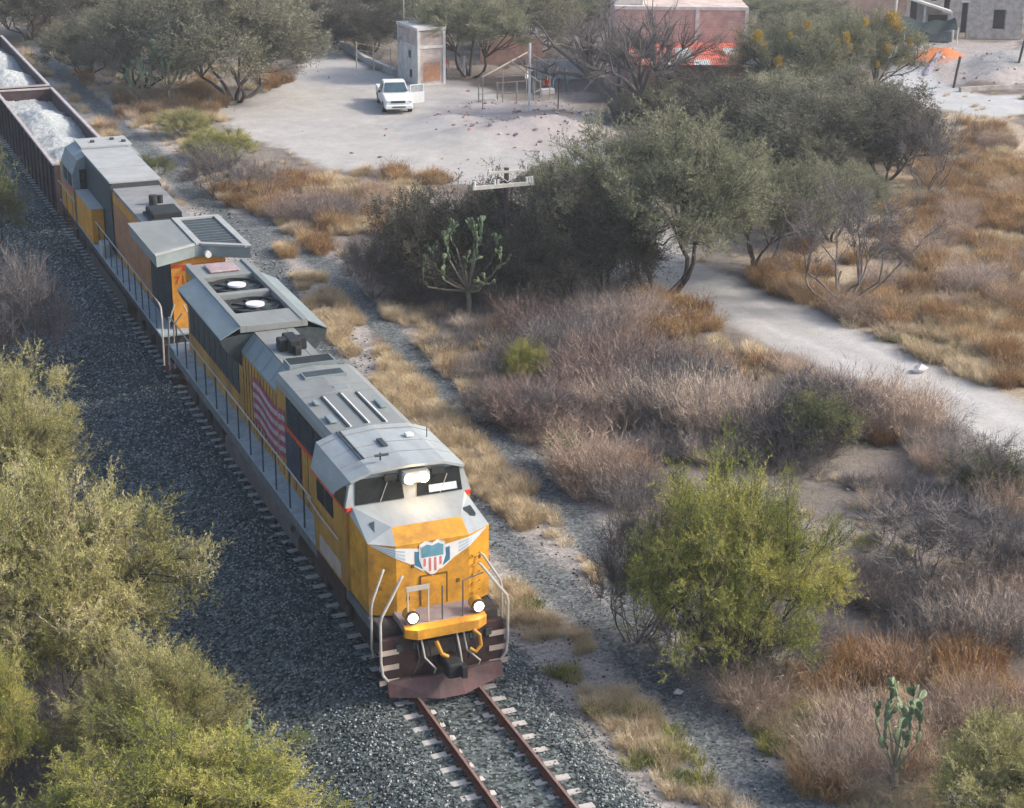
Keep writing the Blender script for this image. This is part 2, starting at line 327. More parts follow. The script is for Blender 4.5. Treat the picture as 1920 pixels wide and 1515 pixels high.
# ------------------------------------------------------------------ ground
def vnoise(x, y, s, seed=0):
    """smooth value noise"""
    x = np.asarray(x)/s; y = np.asarray(y)/s; xi = np.floor(x).astype(np.int64); yi = np.floor(y).astype(np.int64)
    fx = x-xi; fy = y-yi; fx = fx*fx*(3-2*fx); fy = fy*fy*(3-2*fy)
    def h(a, b):
        n = (a*374761393 + b*668265263 + seed*974711) & 0xffffffff
        n = ((n ^ (n >> 13))*1274126177) & 0xffffffff
        return ((n ^ (n >> 16)) & 0xffff)/65535.0
    return (h(xi,yi)*(1-fx)+h(xi+1,yi)*fx)*(1-fy) + (h(xi,yi+1)*(1-fx)+h(xi+1,yi+1)*fx)*fy
def fbm(x, y, s, seed=0, o=4):
    r = 0; a = .5; t = 0
    for i in range(o): r = r + a*vnoise(x, y, s/2**i, seed+i); t += a; a *= .5
    return r/t
def sstep(a, b, x): t = np.clip((np.asarray(x)-a)/(b-a), 0, 1); return t*t*(3-2*t)
MOUNDS = [(27.0,61.5,4.6,2.6,.9),(25.2,66.0,2.6,2.2,.6),(30.5,60.5,3.2,2.0,.7),(31.5,66,3,2,.5),
          (66.2,73.2,2.9,2.1,1.6),(70.5,70.0,4.2,3.0,1.5),(67.0,66.5,3.0,1.6,.7),(75,73,4,3,1.3),(66.5,78.5,3,2,.9)]
def height(x, y):
    x = np.asarray(x, float); y = np.asarray(y, float)
    r = -0.03 - .50*sstep(1.55, 3.0, x) - .58*sstep(1.7, 4.2, -x)
    off = sstep(2.6, 4.2, np.abs(x))
    z = r + off*(.22*(fbm(x, y, 6, 1)-.5) + .08*(fbm(x, y, 1.2, 5)-.5))
    z = z + .02*(vnoise(x, y, .35, 9)-.5)
    for (mx, my, rx, ry, h) in MOUNDS:
        d = ((x-mx)/rx)**2 + ((y-my)/ry)**2
        z = z + h*np.exp(-d*1.3)*(.8+.4*fbm(x, y, .9, 21))*(d < 6)
    return z
def gz(x, y): return float(height(np.array([x]), np.array([y]))[0])
def inpoly(px, py, poly):
    r = np.zeros(px.shape, bool); n = len(poly)
    for i in range(n):
        x1, y1 = poly[i]; x2, y2 = poly[(i+1) % n]
        c = ((y1 > py) != (y2 > py)); r ^= c & (px < (x2-x1)*(py-y1)/((y2-y1) if y2 != y1 else 1e-9) + x1)
    return r
def soft(px, py, poly, wob=.9):
    a = 0
    nx = (fbm(px, py, 2.2, 31)-.5)*wob*2; ny = (fbm(px, py, 2.2, 41)-.5)*wob*2
    for dx, dy in ((0,0),(.35,0),(-.35,0),(0,.35),(0,-.35)): a = a + inpoly(px+nx+dx, py+ny+dy, poly)
    return a/5
LANE_Y = [-12,0,4,8,12,20,30,38,43,53,62,74,100,140]; LANE_A = [5.4,5.4,5.3,5.0,4.8,4.8,5.2,6.4,7.0,6.7,6.5,6.2,6.0,6.0]; LANE_B = [6.3,6.3,6.8,7.5,7.8,7.9,8.3,8.7,8.2,7.4,7,7,7,7]
GX0, GX1, GY0, GY1, GS = -26, 112, -16, 152, .36
xs = np.arange(GX0, GX1, GS); ys = np.arange(GY0, GY1, GS)
xs = np.concatenate([[-900,-400,-160,-80,-45], xs, [130,170,240,400,900,1500]]); ys = np.concatenate([[-300,-150,-80,-40,-24], ys, [165,190,240,350,600,1500]])
X, Y = np.meshgrid(xs, ys, indexing='ij'); nx, ny = X.shape
Z = height(X, Y)
EARTH = np.array((.27,.235,.20)); DRY = np.array((.46,.37,.27)); ROADC = np.array((.44,.42,.39)); BLUE = np.array((.15,.175,.18)); BALL = np.array((.115,.135,.13)); CEM = np.array((.46,.46,.45)); RUB = np.array((.40,.36,.34))
def mixc(c, d, m): return c*(1-m[...,None]) + d*m[...,None]
n1 = fbm(X, Y, 5, 3); n2 = fbm(X, Y, 1.4, 13)
C = np.ones(X.shape+(3,))*EARTH
C = mixc(C, np.array((.15,.12,.10)), sstep(.40,.6,n1)*.8)
C = mixc(C, DRY, soft(X, Y, ZONES['field'], 2.5))
ry = soft(X, Y, ZONES['yard'], 1.2); rr = soft(X, Y, ZONES['road'], .6)
C = mixc(C, RUB, soft(X, Y, ZONES['ryard'], 2)); 
C = mixc(C, ROADC*.97, ry); C = mixc(C, RUB, soft(X, Y, ZONES['rubble'], 1.2)); C = mixc(C, ROADC, rr)
C = mixc(C, CEM, soft(X, Y, ZONES['cement'], 1.0))
# strip beside the railway: pale stony earth, the grey gravel path, then earth again
wob = (fbm(X, Y, 2.5, 51)-.5)*.9
strip = sstep(2.5, 3.0, X+wob)*(1-sstep(8.8, 10.0, X+wob*3))*(1-sstep(90,110,Y))
C = mixc(C, np.array((.45,.415,.38)), strip*.9)
pa = np.interp(Y, LANE_Y, LANE_A); pb = np.interp(Y, LANE_Y, LANE_B); pw = .62 + .25*(fbm(X, Y, 4, 61)-.5)
pth = np.maximum(1-sstep(0, .45, np.abs(X+wob*.4-pa)-pw+.1), (1-sstep(0, .45, np.abs(X+wob*.4-pb)-pw+.1))*sstep(1,3,Y)*(1-sstep(44,52,Y)))*(1-sstep(100,120,Y))
C = mixc(C, BLUE*.85, pth*.92)
bal = (1-sstep(2.5, 3.1, X+wob*.6))*sstep(-7.5,-6.0, X+wob*2)
C = mixc(C, BALL, bal)
for (mx, my, rx_, ry_, col, am) in ((66.2,73.2,2.7,2.0,(.62,.22,.09),1),(70.5,70.0,4.0,2.6,(.36,.36,.35),.8),(31,65.5,3,1.6,(.34,.27,.24),.6)):
    d = ((X-mx)/rx_)**2 + ((Y-my)/ry_)**2 + (n2-.5)*.8
    C = mixc(C, np.array(col), (1-sstep(.7,1.1,d))*am)
C = C*(.86+.28*n2[...,None])
yr = np.clip(ry+rr+soft(X, Y, ZONES['cement'], 1.0), 0, 1)
grav = np.clip(bal + pth*.3 + strip*.10 + .15, 0, 1)*(1-yr*.9)
# wheel tracks worn along the white road
ctr = np.array([(9.0,50.0),(16.5,38.5),(20.5,33.0),(23.0,27.5),(23.8,20.0),(24.0,13.5),(24.2,8.0),(24.4,2.0)])
best = np.full(X.shape, 99.0)
for (ax_, ay_), (bx_, by_) in zip(ctr[:-1], ctr[1:]):
    dx_, dy_ = bx_-ax_, by_-ay_; t_ = np.clip(((X-ax_)*dx_+(Y-ay_)*dy_)/(dx_*dx_+dy_*dy_), 0, 1); best = np.minimum(best, np.hypot(X-ax_-t_*dx_, Y-ay_-t_*dy_))
rut = np.exp(-((best-.85)/.28)**2)*rr; C = mixc(C, np.array((.60,.585,.56)), rut*.5); mid_ = np.exp(-(best/.35)**2)*rr; C = mixc(C, np.array((.40,.385,.36)), mid_*.45)
V = np.stack([X,Y,Z],-1).reshape(-1,3)
I = np.arange(nx*ny).reshape(nx,ny); F = np.stack([I[:-1,:-1],I[1:,:-1],I[1:,1:],I[:-1,1:]],-1).reshape(-1,4)
gm = bpy.data.materials.new('ground'); gm.use_nodes = True; N = gm.node_tree.nodes; L = gm.node_tree.links; B = N['Principled BSDF']; B.inputs['Roughness'].default_value = .95; B.inputs['Specular IOR Level'].default_value = .15
at = N.new('ShaderNodeAttribute'); at.attribute_name = 'col'; ag = N.new('ShaderNodeAttribute'); ag.attribute_name = 'grav'
geo = N.new('ShaderNodeNewGeometry')
def tex(t, sc, **k):
    n = N.new(t); n.inputs['Scale'].default_value = sc; L.new(geo.outputs['Position'], n.inputs['Vector'])
    for a, b_ in k.items(): n.inputs[a].default_value = b_
    return n
vo = tex('ShaderNodeTexVoronoi', 13.0); vb = tex('ShaderNodeTexVoronoi', 30.0); no = tex('ShaderNodeTexNoise', 1.7, Detail=10.0, Roughness=.75); nf = tex('ShaderNodeTexNoise', 9.0, Detail=6.0, Roughness=.8)
sep = N.new('ShaderNodeSeparateColor'); L.new(vo.outputs['Color'], sep.inputs[0])
sp = N.new('ShaderNodeMapRange'); sp.inputs[1].default_value = 0; sp.inputs[2].default_value = 1; sp.inputs[3].default_value = .35; sp.inputs[4].default_value = 1.6; L.new(sep.outputs[0], sp.inputs[0])
pw_ = N.new('ShaderNodeMath'); pw_.operation = 'POWER'; pw_.inputs[1].default_value = 1.5; L.new(sp.outputs[0], pw_.inputs[0])
mg = N.new('ShaderNodeMix'); mg.data_type = 'FLOAT'; L.new(ag.outputs['Fac'], mg.inputs[0]); mg.inputs[2].default_value = 1; L.new(pw_.outputs[0], mg.inputs[3])
nr = N.new('ShaderNodeMapRange'); nr.inputs[1].default_value = .3; nr.inputs[2].default_value = .7; nr.inputs[3].default_value = .72; nr.inputs[4].default_value = 1.26; L.new(no.outputs[0], nr.inputs[0])
nr2 = N.new('ShaderNodeMapRange'); nr2.inputs[1].default_value = .3; nr2.inputs[2].default_value = .7; nr2.inputs[3].default_value = .78; nr2.inputs[4].default_value = 1.2; L.new(nf.outputs[0], nr2.inputs[0])
m1 = N.new('ShaderNodeMath'); m1.operation = 'MULTIPLY'; L.new(mg.outputs[0], m1.inputs[0]); L.new(nr.outputs[0], m1.inputs[1])
m2 = N.new('ShaderNodeMath'); m2.operation = 'MULTIPLY'; L.new(m1.outputs[0], m2.inputs[0]); L.new(nr2.outputs[0], m2.inputs[1])
am = N.new('ShaderNodeMapRange'); am.inputs[1].default_value = 0; am.inputs[2].default_value = .18; am.inputs[3].default_value = .45; am.inputs[4].default_value = 1; L.new(ag.outputs['Fac'], am.inputs[0])
mm_ = N.new('ShaderNodeMix'); mm_.data_type = 'FLOAT'; L.new(am.outputs[0], mm_.inputs[0]); mm_.inputs[2].default_value = 1; L.new(m2.outputs[0], mm_.inputs[3])
mc = N.new('ShaderNodeVectorMath'); mc.operation = 'SCALE'; L.new(at.outputs['Color'], mc.inputs[0]); L.new(mm_.outputs[0], mc.inputs['Scale']); L.new(mc.outputs[0], B.inputs['Base Color'])
bu = N.new('ShaderNodeBump'); bu.inputs['Distance'].default_value = .06; bu.inputs['Strength'].default_value = .8
hh = N.new('ShaderNodeMath'); hh.operation = 'ADD'; L.new(sep.outputs[1], hh.inputs[0]); L.new(nf.outputs[0], hh.inputs[1]); L.new(hh.outputs[0], bu.inputs['Height']); L.new(am.outputs[0], bu.inputs['Strength']); L.new(bu.outputs[0], B.inputs['Normal'])
ground = np_mesh('ground', V, F, gm)
a = ground.data.attributes.new('col','FLOAT_COLOR','POINT'); a.data.foreach_set('color', np.concatenate([C.reshape(-1,3), np.ones((nx*ny,1))],1).astype(np.float32).ravel())
a = ground.data.attributes.new('grav','FLOAT','POINT'); a.data.foreach_set('value', grav.ravel().astype(np.float32))
ground.data.polygons.foreach_set('use_smooth', [True]*len(F))
tag(ground, 'dry pale earth with gravel slope, grey path, white dirt road and yard', None, kind='structure')

# ------------------------------------------------------------------ loose stones and scatter (geometry nodes, uncountable)
def scatter(name, proto, P, scl, rot, label, cat, tilt=None, tint=None):
    me = bpy.data.meshes.new(name+'_points'); me.vertices.add(len(P)); me.vertices.foreach_set('co', np.asarray(P, np.float32).ravel())
    a = me.attributes.new('scl','FLOAT_VECTOR','POINT'); a.data.foreach_set('vector', np.asarray(scl, np.float32).ravel())
    R = np.zeros((len(P),3), np.float32); R[:,2] = rot
    if tilt is not None: R[:,:2] = tilt
    a = me.attributes.new('rot','FLOAT_VECTOR','POINT'); a.data.foreach_set('vector', R.ravel())
    if tint is not None: a = me.attributes.new('tint','FLOAT','POINT'); a.data.foreach_set('value', np.asarray(tint, np.float32))
    o = bpy.data.objects.new(name, me); link(o); tag(o, label, cat, kind='stuff')
    ng = bpy.data.node_groups.new(name, 'GeometryNodeTree')
    ng.interface.new_socket('Geometry', in_out='INPUT', socket_type='NodeSocketGeometry'); ng.interface.new_socket('Geometry', in_out='OUTPUT', socket_type='NodeSocketGeometry')
    n = ng.nodes; gi = n.new('NodeGroupInput'); go = n.new('NodeGroupOutput'); iop = n.new('GeometryNodeInstanceOnPoints')
    col = bpy.data.collections.new(name+'_kinds')
    for p in proto: col.objects.link(p)
    ci = n.new('GeometryNodeCollectionInfo'); ci.inputs['Collection'].default_value = col; ci.inputs['Separate Children'].default_value = True; ci.inputs['Reset Children'].default_value = True
    s_ = n.new('GeometryNodeInputNamedAttribute'); s_.data_type = 'FLOAT_VECTOR'; s_.inputs['Name'].default_value = 'scl'
    r_ = n.new('GeometryNodeInputNamedAttribute'); r_.data_type = 'FLOAT_VECTOR'; r_.inputs['Name'].default_value = 'rot'
    iop.inputs['Pick Instance'].default_value = True
    l = ng.links; l.new(gi.outputs[0], iop.inputs['Points']); l.new(ci.outputs[0], iop.inputs['Instance'])
    l.new(s_.outputs[0], iop.inputs['Scale']); l.new(r_.outputs[0], iop.inputs['Rotation']); l.new(iop.outputs[0], go.inputs[0])
    md = o.modifiers.new('scatter', 'NODES'); md.node_group = ng
    return o
def stone_proto(name, m, seed):
    r = np.random.default_rng(seed)
    V = np.array([(1,0,0),(-1,0,0),(0,1,0),(0,-1,0),(0,0,.75),(0,0,-.75),(.6,.6,.3),(-.6,.55,.3),(.55,-.6,.3),(-.6,-.6,.3)], float)
    V = V*(.75+.5*r.random((10,1))) + (r.random((10,3))-.5)*.3
    from mathutils import Vector as Vv
    import bmesh as BM
    bm = BM.new(); [bm.verts.new(v) for v in V]; BM.ops.convex_hull(bm, input=bm.verts); me = bpy.data.meshes.new(name)
    bm.to_mesh(me); bm.free(); me.materials.append(m); return bpy.data.objects.new(name, me)
m_st = [mat('stone_dark', (.06,.073,.073), .9, var=.5, scale=4), mat('stone_mid', (.135,.152,.15), .9, var=.5, scale=4), mat('stone_pale', (.36,.37,.36), .9, var=.4, scale=4), mat('stone_blue', (.065,.088,.095), .9, var=.4, scale=4)]
n = 60000
py = -11 + 62*rng.random(n)**1.5; px = np.where(rng.random(n) < .93, rng.uniform(-6.8, 2.9, n), rng.uniform(2.9, 7.2, n)); on_ = (np.abs(px) < 1.35) & (rng.random(n) < .7); px = np.where(on_, np.sign(px)*(1.35+1.3*rng.random(n)), px)
k = rng.uniform(.016, .038, n)*(1+.012*(py+11)); P = np.stack([px, py, height(px, py)+k*.25], -1)
scatter('ballast_stones', [stone_proto('ballast_stone', m_st[i], i) for i in range(4)], P, k[:,None]*rng.uniform(.7,1.3,(n,3)), rng.uniform(0,6.28,n), 'loose dark and pale grey ballast stones covering the railway bed and its left slope', 'gravel', tilt=rng.uniform(-.8,.8,(n,2)))
n = 1500
px = rng.uniform(9, 70, n*8); py = rng.uniform(-8, 95, n*8)
mk = (soft(px, py, ZONES['rubble']) > .5) | (soft(px, py, ZONES['ryard']) > .5) & (rng.random(n*8) < .5) | ((rng.random(n*8) < .03) & (soft(px,py,ZONES['road'])<.05))
px, py = px[mk][:n], py[mk][:n]; k = rng.uniform(.03, .14, len(px)); P = np.stack([px, py, height(px, py)+k*.2], -1)
scatter('rubble_stones', [stone_proto('rubble_stone', mat('rubble_stone', (.42,.40,.38), .9, var=.4, scale=2), 11), stone_proto('rubble_brick', mat('rubble_red', (.36,.20,.15), .9, var=.4, scale=2), 12), stone_proto('rubble_dark', mat('rubble_dark', (.16,.15,.15), .9, var=.4, scale=2), 13)], P, k[:,None]*rng.uniform(.6,1.4,(len(px),3)), rng.uniform(0,6.28,len(px)), 'scattered stones, brick rubble and clods on the bare ground of the yards', 'rubble', tilt=rng.uniform(-.8,.8,(len(px),2)))

# ------------------------------------------------------------------ thin dusty haze
hb = MB(); hb.box(-1000, 1700, -400, 1700, -3, 24)
hm = bpy.data.materials.new('haze_air'); hm.use_nodes = True; hn = hm.node_tree; hn.nodes.clear()
ho = hn.nodes.new('ShaderNodeOutputMaterial'); hv = hn.nodes.new('ShaderNodeVolumePrincipled'); hv.inputs['Color'].default_value = (.92,.96,.98,1); hv.inputs['Density'].default_value = .0005; hv.inputs['Anisotropy'].default_value = .2
hn.links.new(hv.outputs[0], ho.inputs['Volume']); hz_ = hb.build('haze', hm); tag(hz_, 'thin pale dusty haze over the valley', 'haze', kind='stuff')

# ------------------------------------------------------------------ vegetation
def leafmat(name, cols, rough=.8, trans=.25):
    ov = .22 if name.startswith('leaf') else .5
    m = bpy.data.materials.new(name); m.use_nodes = True; nt = m.node_tree; N = nt.nodes; L = nt.links
    b = N['Principled BSDF']; b.inputs['Roughness'].default_value = rough; b.inputs['Specular IOR Level'].default_value = .15
    at = N.new('ShaderNodeAttribute'); at.attribute_name = 'var'
    oi = N.new('ShaderNodeObjectInfo'); ad = N.new('ShaderNodeMath'); ad.operation = 'MULTIPLY_ADD'; ad.inputs[1].default_value = ov; L.new(oi.outputs['Random'], ad.inputs[0]); L.new(at.outputs['Fac'], ad.inputs[2])
    sb = N.new('ShaderNodeMath'); sb.operation = 'SUBTRACT'; sb.inputs[1].default_value = ov/2; L.new(ad.outputs[0], sb.inputs[0])
    cr = N.new('ShaderNodeValToRGB')
    if name.startswith('leaf'): L.new(sb.outputs[0], cr.inputs[0])
    else:
        ti = N.new('ShaderNodeAttribute'); ti.attribute_type = 'INSTANCER'; ti.attribute_name = 'tint'; a2 = N.new('ShaderNodeMath'); a2.operation = 'ADD'; L.new(at.outputs['Fac'], a2.inputs[0]); L.new(ti.outputs['Fac'], a2.inputs[1]); L.new(a2.outputs[0], cr.inputs[0])
    e = cr.color_ramp.elements
    while len(e) < len(cols): e.new(.5)
    for i, c in enumerate(cols): e[i].position = i/(len(cols)-1); e[i].color = (*c, 1)
    L.new(cr.outputs[0], b.inputs['Base Color'])
    if trans:
        t = N.new('ShaderNodeBsdfTranslucent'); L.new(cr.outputs[0], t.inputs[0]); mx = N.new('ShaderNodeMixShader'); mx.inputs[0].default_value = trans
        L.new(b.outputs[0], mx.inputs[1]); L.new(t.outputs[0], mx.inputs[2]); L.new(mx.outputs[0], N['Material Output'].inputs[0])
    return m
LM = {
 'huizache': leafmat('leaf_yellow_green', [(.12,.135,.05),(.27,.265,.095),(.45,.42,.16),(.60,.55,.27),(.56,.46,.28)]),
 'sunny': leafmat('leaf_bright_yellow_green', [(.09,.115,.03),(.23,.255,.06),(.42,.42,.10),(.55,.50,.15),(.54,.42,.17)]),
 'mesquite': leafmat('leaf_olive', [(.11,.12,.075),(.20,.215,.13),(.31,.31,.19),(.39,.37,.25)]),
 'bushy': leafmat('leaf_grey_olive', [(.12,.125,.085),(.19,.19,.13),(.26,.25,.17),(.31,.29,.20)]),
 'darktree': leafmat('leaf_dark', [(.045,.045,.036),(.082,.082,.06),(.125,.118,.085),(.17,.15,.115)]),
 'shrub': leafmat('leaf_green', [(.06,.09,.035),(.11,.14,.055),(.20,.21,.085),(.26,.23,.12)]),
 'twig': leafmat('twig_grey', [(.09,.08,.078),(.16,.145,.14),(.24,.215,.205)], trans=0),
 'mistletoe': leafmat('leaf_mistletoe', [(.22,.14,.02),(.52,.34,.04),(.66,.45,.06)]),
}
m_bark = mat('bark', (.075,.06,.055), .95, var=.4, scale=6, bump=.4, stretch=(1,1,.3))
m_bark2 = mat('bark_grey', (.17,.15,.14), .95, var=.4, scale=6, bump=.4, stretch=(1,1,.3))
def unit(v): return v/(np.linalg.norm(v, axis=-1, keepdims=True)+1e-9)
def tubes_np(segs, k=5):
    """segs: list of (points Nx3, radii N) -> V,F"""
    V = []; F = []; o = 0
    for P, R in segs:
        P = np.asarray(P); n = len(P); T = unit(np.gradient(P, axis=0)); a = unit(np.cross(T, np.array([.31,.52,.8]))); b = np.cross(T, a)
        ang = np.arange(k)*2*math.pi/k
        ring = P[:,None,:] + (a[:,None,:]*np.cos(ang)[None,:,None] + b[:,None,:]*np.sin(ang)[None,:,None])*np.asarray(R)[:,None,None]
        V.append(ring.reshape(-1,3))
        for i in range(n-1):
            for j in range(k):
                q = (j+1) % k; F.append((o+i*k+j, o+i*k+q, o+(i+1)*k+q)); F.append((o+i*k+j, o+(i+1)*k+q, o+(i+1)*k+j))
        o += n*k
    return np.concatenate(V), np.array(F)
def tri_twigs(p, d, l, wd, r):
    """thin single triangles from p along d"""
    s = unit(np.cross(d, r.normal(size=d.shape)))*wd[:,None]
    V = np.stack([p-s, p+s, p+d*l[:,None]], 1).reshape(-1,3); return V, np.arange(len(V)).reshape(-1,3)
def tree_proto(kind, seed, H, R, hc, rz, stems, tips, tw, lv, ll, lw, tl, tr, spread=.35, up=.35, lump=.35, shell=2.5, bark=None):
    r = np.random.default_rng(seed)
    d = unit(r.normal(size=(tips*3,3))); d = d[d[:,2] > -.45][:tips]; az = np.arctan2(d[:,1], d[:,0])
    lumpv = 1 + lump*(np.sin(az*3+seed)*.35 + np.sin(az*5+d[:,2]*4+seed*2)*.35 + r.normal(size=len(d))*.22)
    rad = r.random(len(d))**(1/shell)
    T = d*rad[:,None]*lumpv[:,None]*np.array([R,R,rz]) + np.array([0,0,hc]); T[:,2] = np.clip(T[:,2], .15, H*1.08)
    n2 = max(stems*3, tips//6); n1 = max(stems*2, n2//5)
    c2 = T[r.choice(len(T), n2, False)]; i2 = np.argmin(((T[:,None]-c2[None])**2).sum(-1), 1)
    c1 = c2[r.choice(n2, n1, False)]; i1 = np.argmin(((c2[:,None]-c1[None])**2).sum(-1), 1)
    st_az = np.arange(stems)*2*math.pi/stems + r.normal(size=stems)*.3
    st = np.stack([np.cos(st_az)*R*spread, np.sin(st_az)*R*spread, np.full(stems, hc*.45)+r.normal(size=stems)*.1*hc], -1)
    i0 = np.argmin(((c1[:,None,:2]-st[None,:,:2])**2).sum(-1), 1)
    base = np.stack([np.cos(st_az), np.sin(st_az), 0*st_az], -1)*tr*1.1
    segs = []
    def bez(a, b, bend, n=4):
        t = np.linspace(0,1,n)[:,None]; m = (a+b)/2 + bend; return a*(1-t)**2 + 2*m*t*(1-t) + b*t**2
    for s in range(stems): segs.append((bez(base[s]-np.array([0,0,.15]), st[s], r.normal(size=3)*.08*H*np.array([1,1,.2]), 5), np.linspace(tr, tr*.62, 5)))
    N1 = np.zeros((n1,3))
    for i in range(n1):
        par = st[i0[i]]; N1[i] = par + (c1[i]-par)*.55 + r.normal(size=3)*.05*R
        segs.append((bez(par, N1[i], np.array([0,0,.06*H])+r.normal(size=3)*.05*R), np.linspace(tr*.5, tr*.3, 4)))
    N2 = np.zeros((n2,3))
    for i in range(n2):
        par = N1[i1[i]]; N2[i] = par + (c2[i]-par)*.6 + r.normal(size=3)*.04*R
        segs.append((bez(par, N2[i], r.normal(size=3)*.05*R, 3), np.linspace(tr*.26, tr*.14, 3)))
    V1, F1 = tubes_np(segs, 5)
    segs = []
    for i in range(len(T)): segs.append((bez(N2[i2[i]], T[i], r.normal(size=3)*.05*R, 3), np.linspace(tr*.12, tr*.04+.003, 3)))
    V2, F2 = tubes_np(segs, 3)
    tv = np.concatenate([V1, V2]); tf = np.concatenate([F1, F2+len(V1)])
    # fine twigs
    par = N2[i2]; k = r.random((len(T),tw,1))**.7; p = (par[:,None]*(1-k) + T[:,None]*k).reshape(-1,3)
    out = unit(T-np.array([0,0,hc*.6])); dd = unit(out[:,None]*.7 + np.array([0,0,up]) + r.normal(size=(len(T),tw,3))*.75).reshape(-1,3)
    l = tl*(.5+r.random(len(p))); Va, Fa = tri_twigs(p, dd, l, np.full(len(p), .0065), r)
    cl = (.5 + .5*np.sin(i2*12.9898)*.7 + r.normal(size=len(T))*.1)
    va = np.repeat(np.clip(np.repeat(cl, tw)*.6+.2, 0, 1), 3)
    if lv:
        t = r.random((len(p),lv,1)); q = (p[:,None] + dd[:,None]*l[:,None,None]*(.15+.95*t)).reshape(-1,3)
        ld = unit(dd[:,None]*1.0 + r.normal(size=(len(p),lv,3))*.6).reshape(-1,3)
        L_ = ll*(.6+.8*r.random(len(q))); side = unit(np.cross(ld, r.normal(size=ld.shape)))
        W_ = lw*(.7+.6*r.random(len(q)))
        Vb = np.stack([q, q+ld*L_[:,None]*.6+side*W_[:,None], q+ld*L_[:,None]-side*W_[:,None]*.6], 1).reshape(-1,3); Fb = np.arange(len(Vb)).reshape(-1,3)
        vb_ = np.clip(np.repeat(np.repeat(np.repeat(cl, tw), lv)*.75+.12 + r.normal(size=len(q))*.13, 3), 0, 1)
        CV = np.concatenate([Va, Vb]); CF = np.concatenate([Fa, Fb+len(Va)]); cv = np.concatenate([va, vb_]); mi = np.concatenate([np.zeros(len(Fa)), np.ones(len(Fb))])
        mats = [LM['twig'], LM[kind]]
    else: CV, CF, cv, mi, mats = Va, Fa, va, np.zeros(len(Fa)), [LM['twig']]
    a = np_mesh('trunk', tv, tf, bark or m_bark, linkit=False); b = np_mesh('crown', CV, CF, mats, attr=cv, midx=mi, linkit=False)
    return a.data, b.data, R*2, H
PK = {
 'huizache': [tree_proto('huizache', s, 5.0, 2.9, 2.4, 2.4, 6, 820, 14, 21, .095, .0085, .40, .07, lump=.42, shell=2.3) for s in (1,2,3)],
 'sunny': [tree_proto('sunny', s, 5.0, 2.9, 2.4, 2.4, 6, 780, 13, 20, .085, .010, .38, .07, lump=.42, shell=2.4) for s in (21,)],
 'mesquite': [tree_proto('mesquite', s, 7.0, 3.7, 4.1, 2.8, 4, 950, 13, 14, .10, .016, .42, .11, spread=.32, lump=.40, shell=2.5) for s in (4,5)],
 'bushy': [tree_proto('bushy', s, 5.5, 3.3, 2.7, 2.7, 5, 700, 11, 12, .12, .024, .48, .09, spread=.35, lump=.42, shell=2.4) for s in (14,15)],
 'darktree': [tree_proto('darktree', s, 5.6, 2.6, 2.7, 2.7, 5, 560, 13, 9, .12, .024, .5, .08, lump=.5, shell=2.0) for s in (6,7)],
 'graytwig': [tree_proto('twig', s, 3.2, 1.8, 1.5, 1.6, 12, 320, 18, 0, 0, 0, .55, .03, spread=.5, lump=.4, bark=m_bark2, shell=1.8) for s in (8,9)],
 'shrub': [tree_proto('shrub', s, 2.0, 1.3, .95, .95, 8, 190, 8, 9, .08, .018, .3, .03, spread=.4, lump=.5) for s in (10,)],
 'baretree': [tree_proto('twig', s, 4.5, 2.8, 2.7, 2.0, 10, 300, 14, 0, 0, 0, .55, .055, spread=.45, lump=.6, bark=m_bark2) for s in (11,12)],
 'oldtree': [tree_proto('twig', 13, 8.2, 5.2, 4.8, 3.4, 4, 640, 20, 0, 0, 0, .7, .30, spread=.4, lump=.5, shell=1.6, bark=mat('bark_old', (.12,.11,.105), .95, var=.4, scale=6, bump=.4))],
}
PNAME = {'huizache':('thorn_tree','tree'),'sunny':('thorn_tree','tree'),'mesquite':('mesquite_tree','tree'),'bushy':('grey_green_tree','tree'),'darktree':('dark_tree','tree'),'graytwig':('leafless_shrub','shrub'),'shrub':('green_bush','bush'),'baretree':('bare_tree','tree'),'oldtree':('old_bare_tree','tree')}
TREEOBJ = {}
def place_tree(kind, x, y, w_, h_, label, rz=None, variant=None):
    nm, cat = PNAME[kind]; pr = PK[kind]; i = rnd.randrange(len(pr)) if variant is None else variant; w_ = w_*(1.12 if kind in ('mesquite','bushy') else 1.0); td, cd, w0, h0 = pr[i]
    e = empty(nm, (x, y, gz(x, y)-.03), rnd.uniform(0, 6.28) if rz is None else rz, label, cat); s = w_/w0*.94; e.scale = (s, s, max(.35,h_/h0*.96))
    for n_, d_ in (('trunk', td), ('crown', cd)):
        o = bpy.data.objects.new(n_, d_); link(o); o.parent = e
    TREEOBJ[label] = e; return e
for t in TREES: place_tree(*t)
# woodland beyond the houses and up the line, ending the view
back = []
for i in range(30):
    a = i/29; x = -2 + a*128 + rnd.uniform(-2,2); y = 132 - a*16 + rnd.uniform(-5, 9)
    back.append((x, y))
for i, (x, y) in enumerate(back):
    k = rnd.choice(['bushy','darktree','darktree','bushy']); nth = ('leftmost' if i == 0 else 'rightmost' if i == len(back)-1 else str(i+1)+{1:'st',2:'nd',3:'rd'}.get((i+1)%10 if (i+1)//10 != 1 else 0,'th')+' from the left')
    e = place_tree(k, x, y, rnd.uniform(8,12), rnd.uniform(5.5,8), ('grey-green' if k == 'bushy' else 'dark green')+' tree, '+nth+' in the wooded belt along the top edge'); e['group'] = 'trees of the far wooded belt'

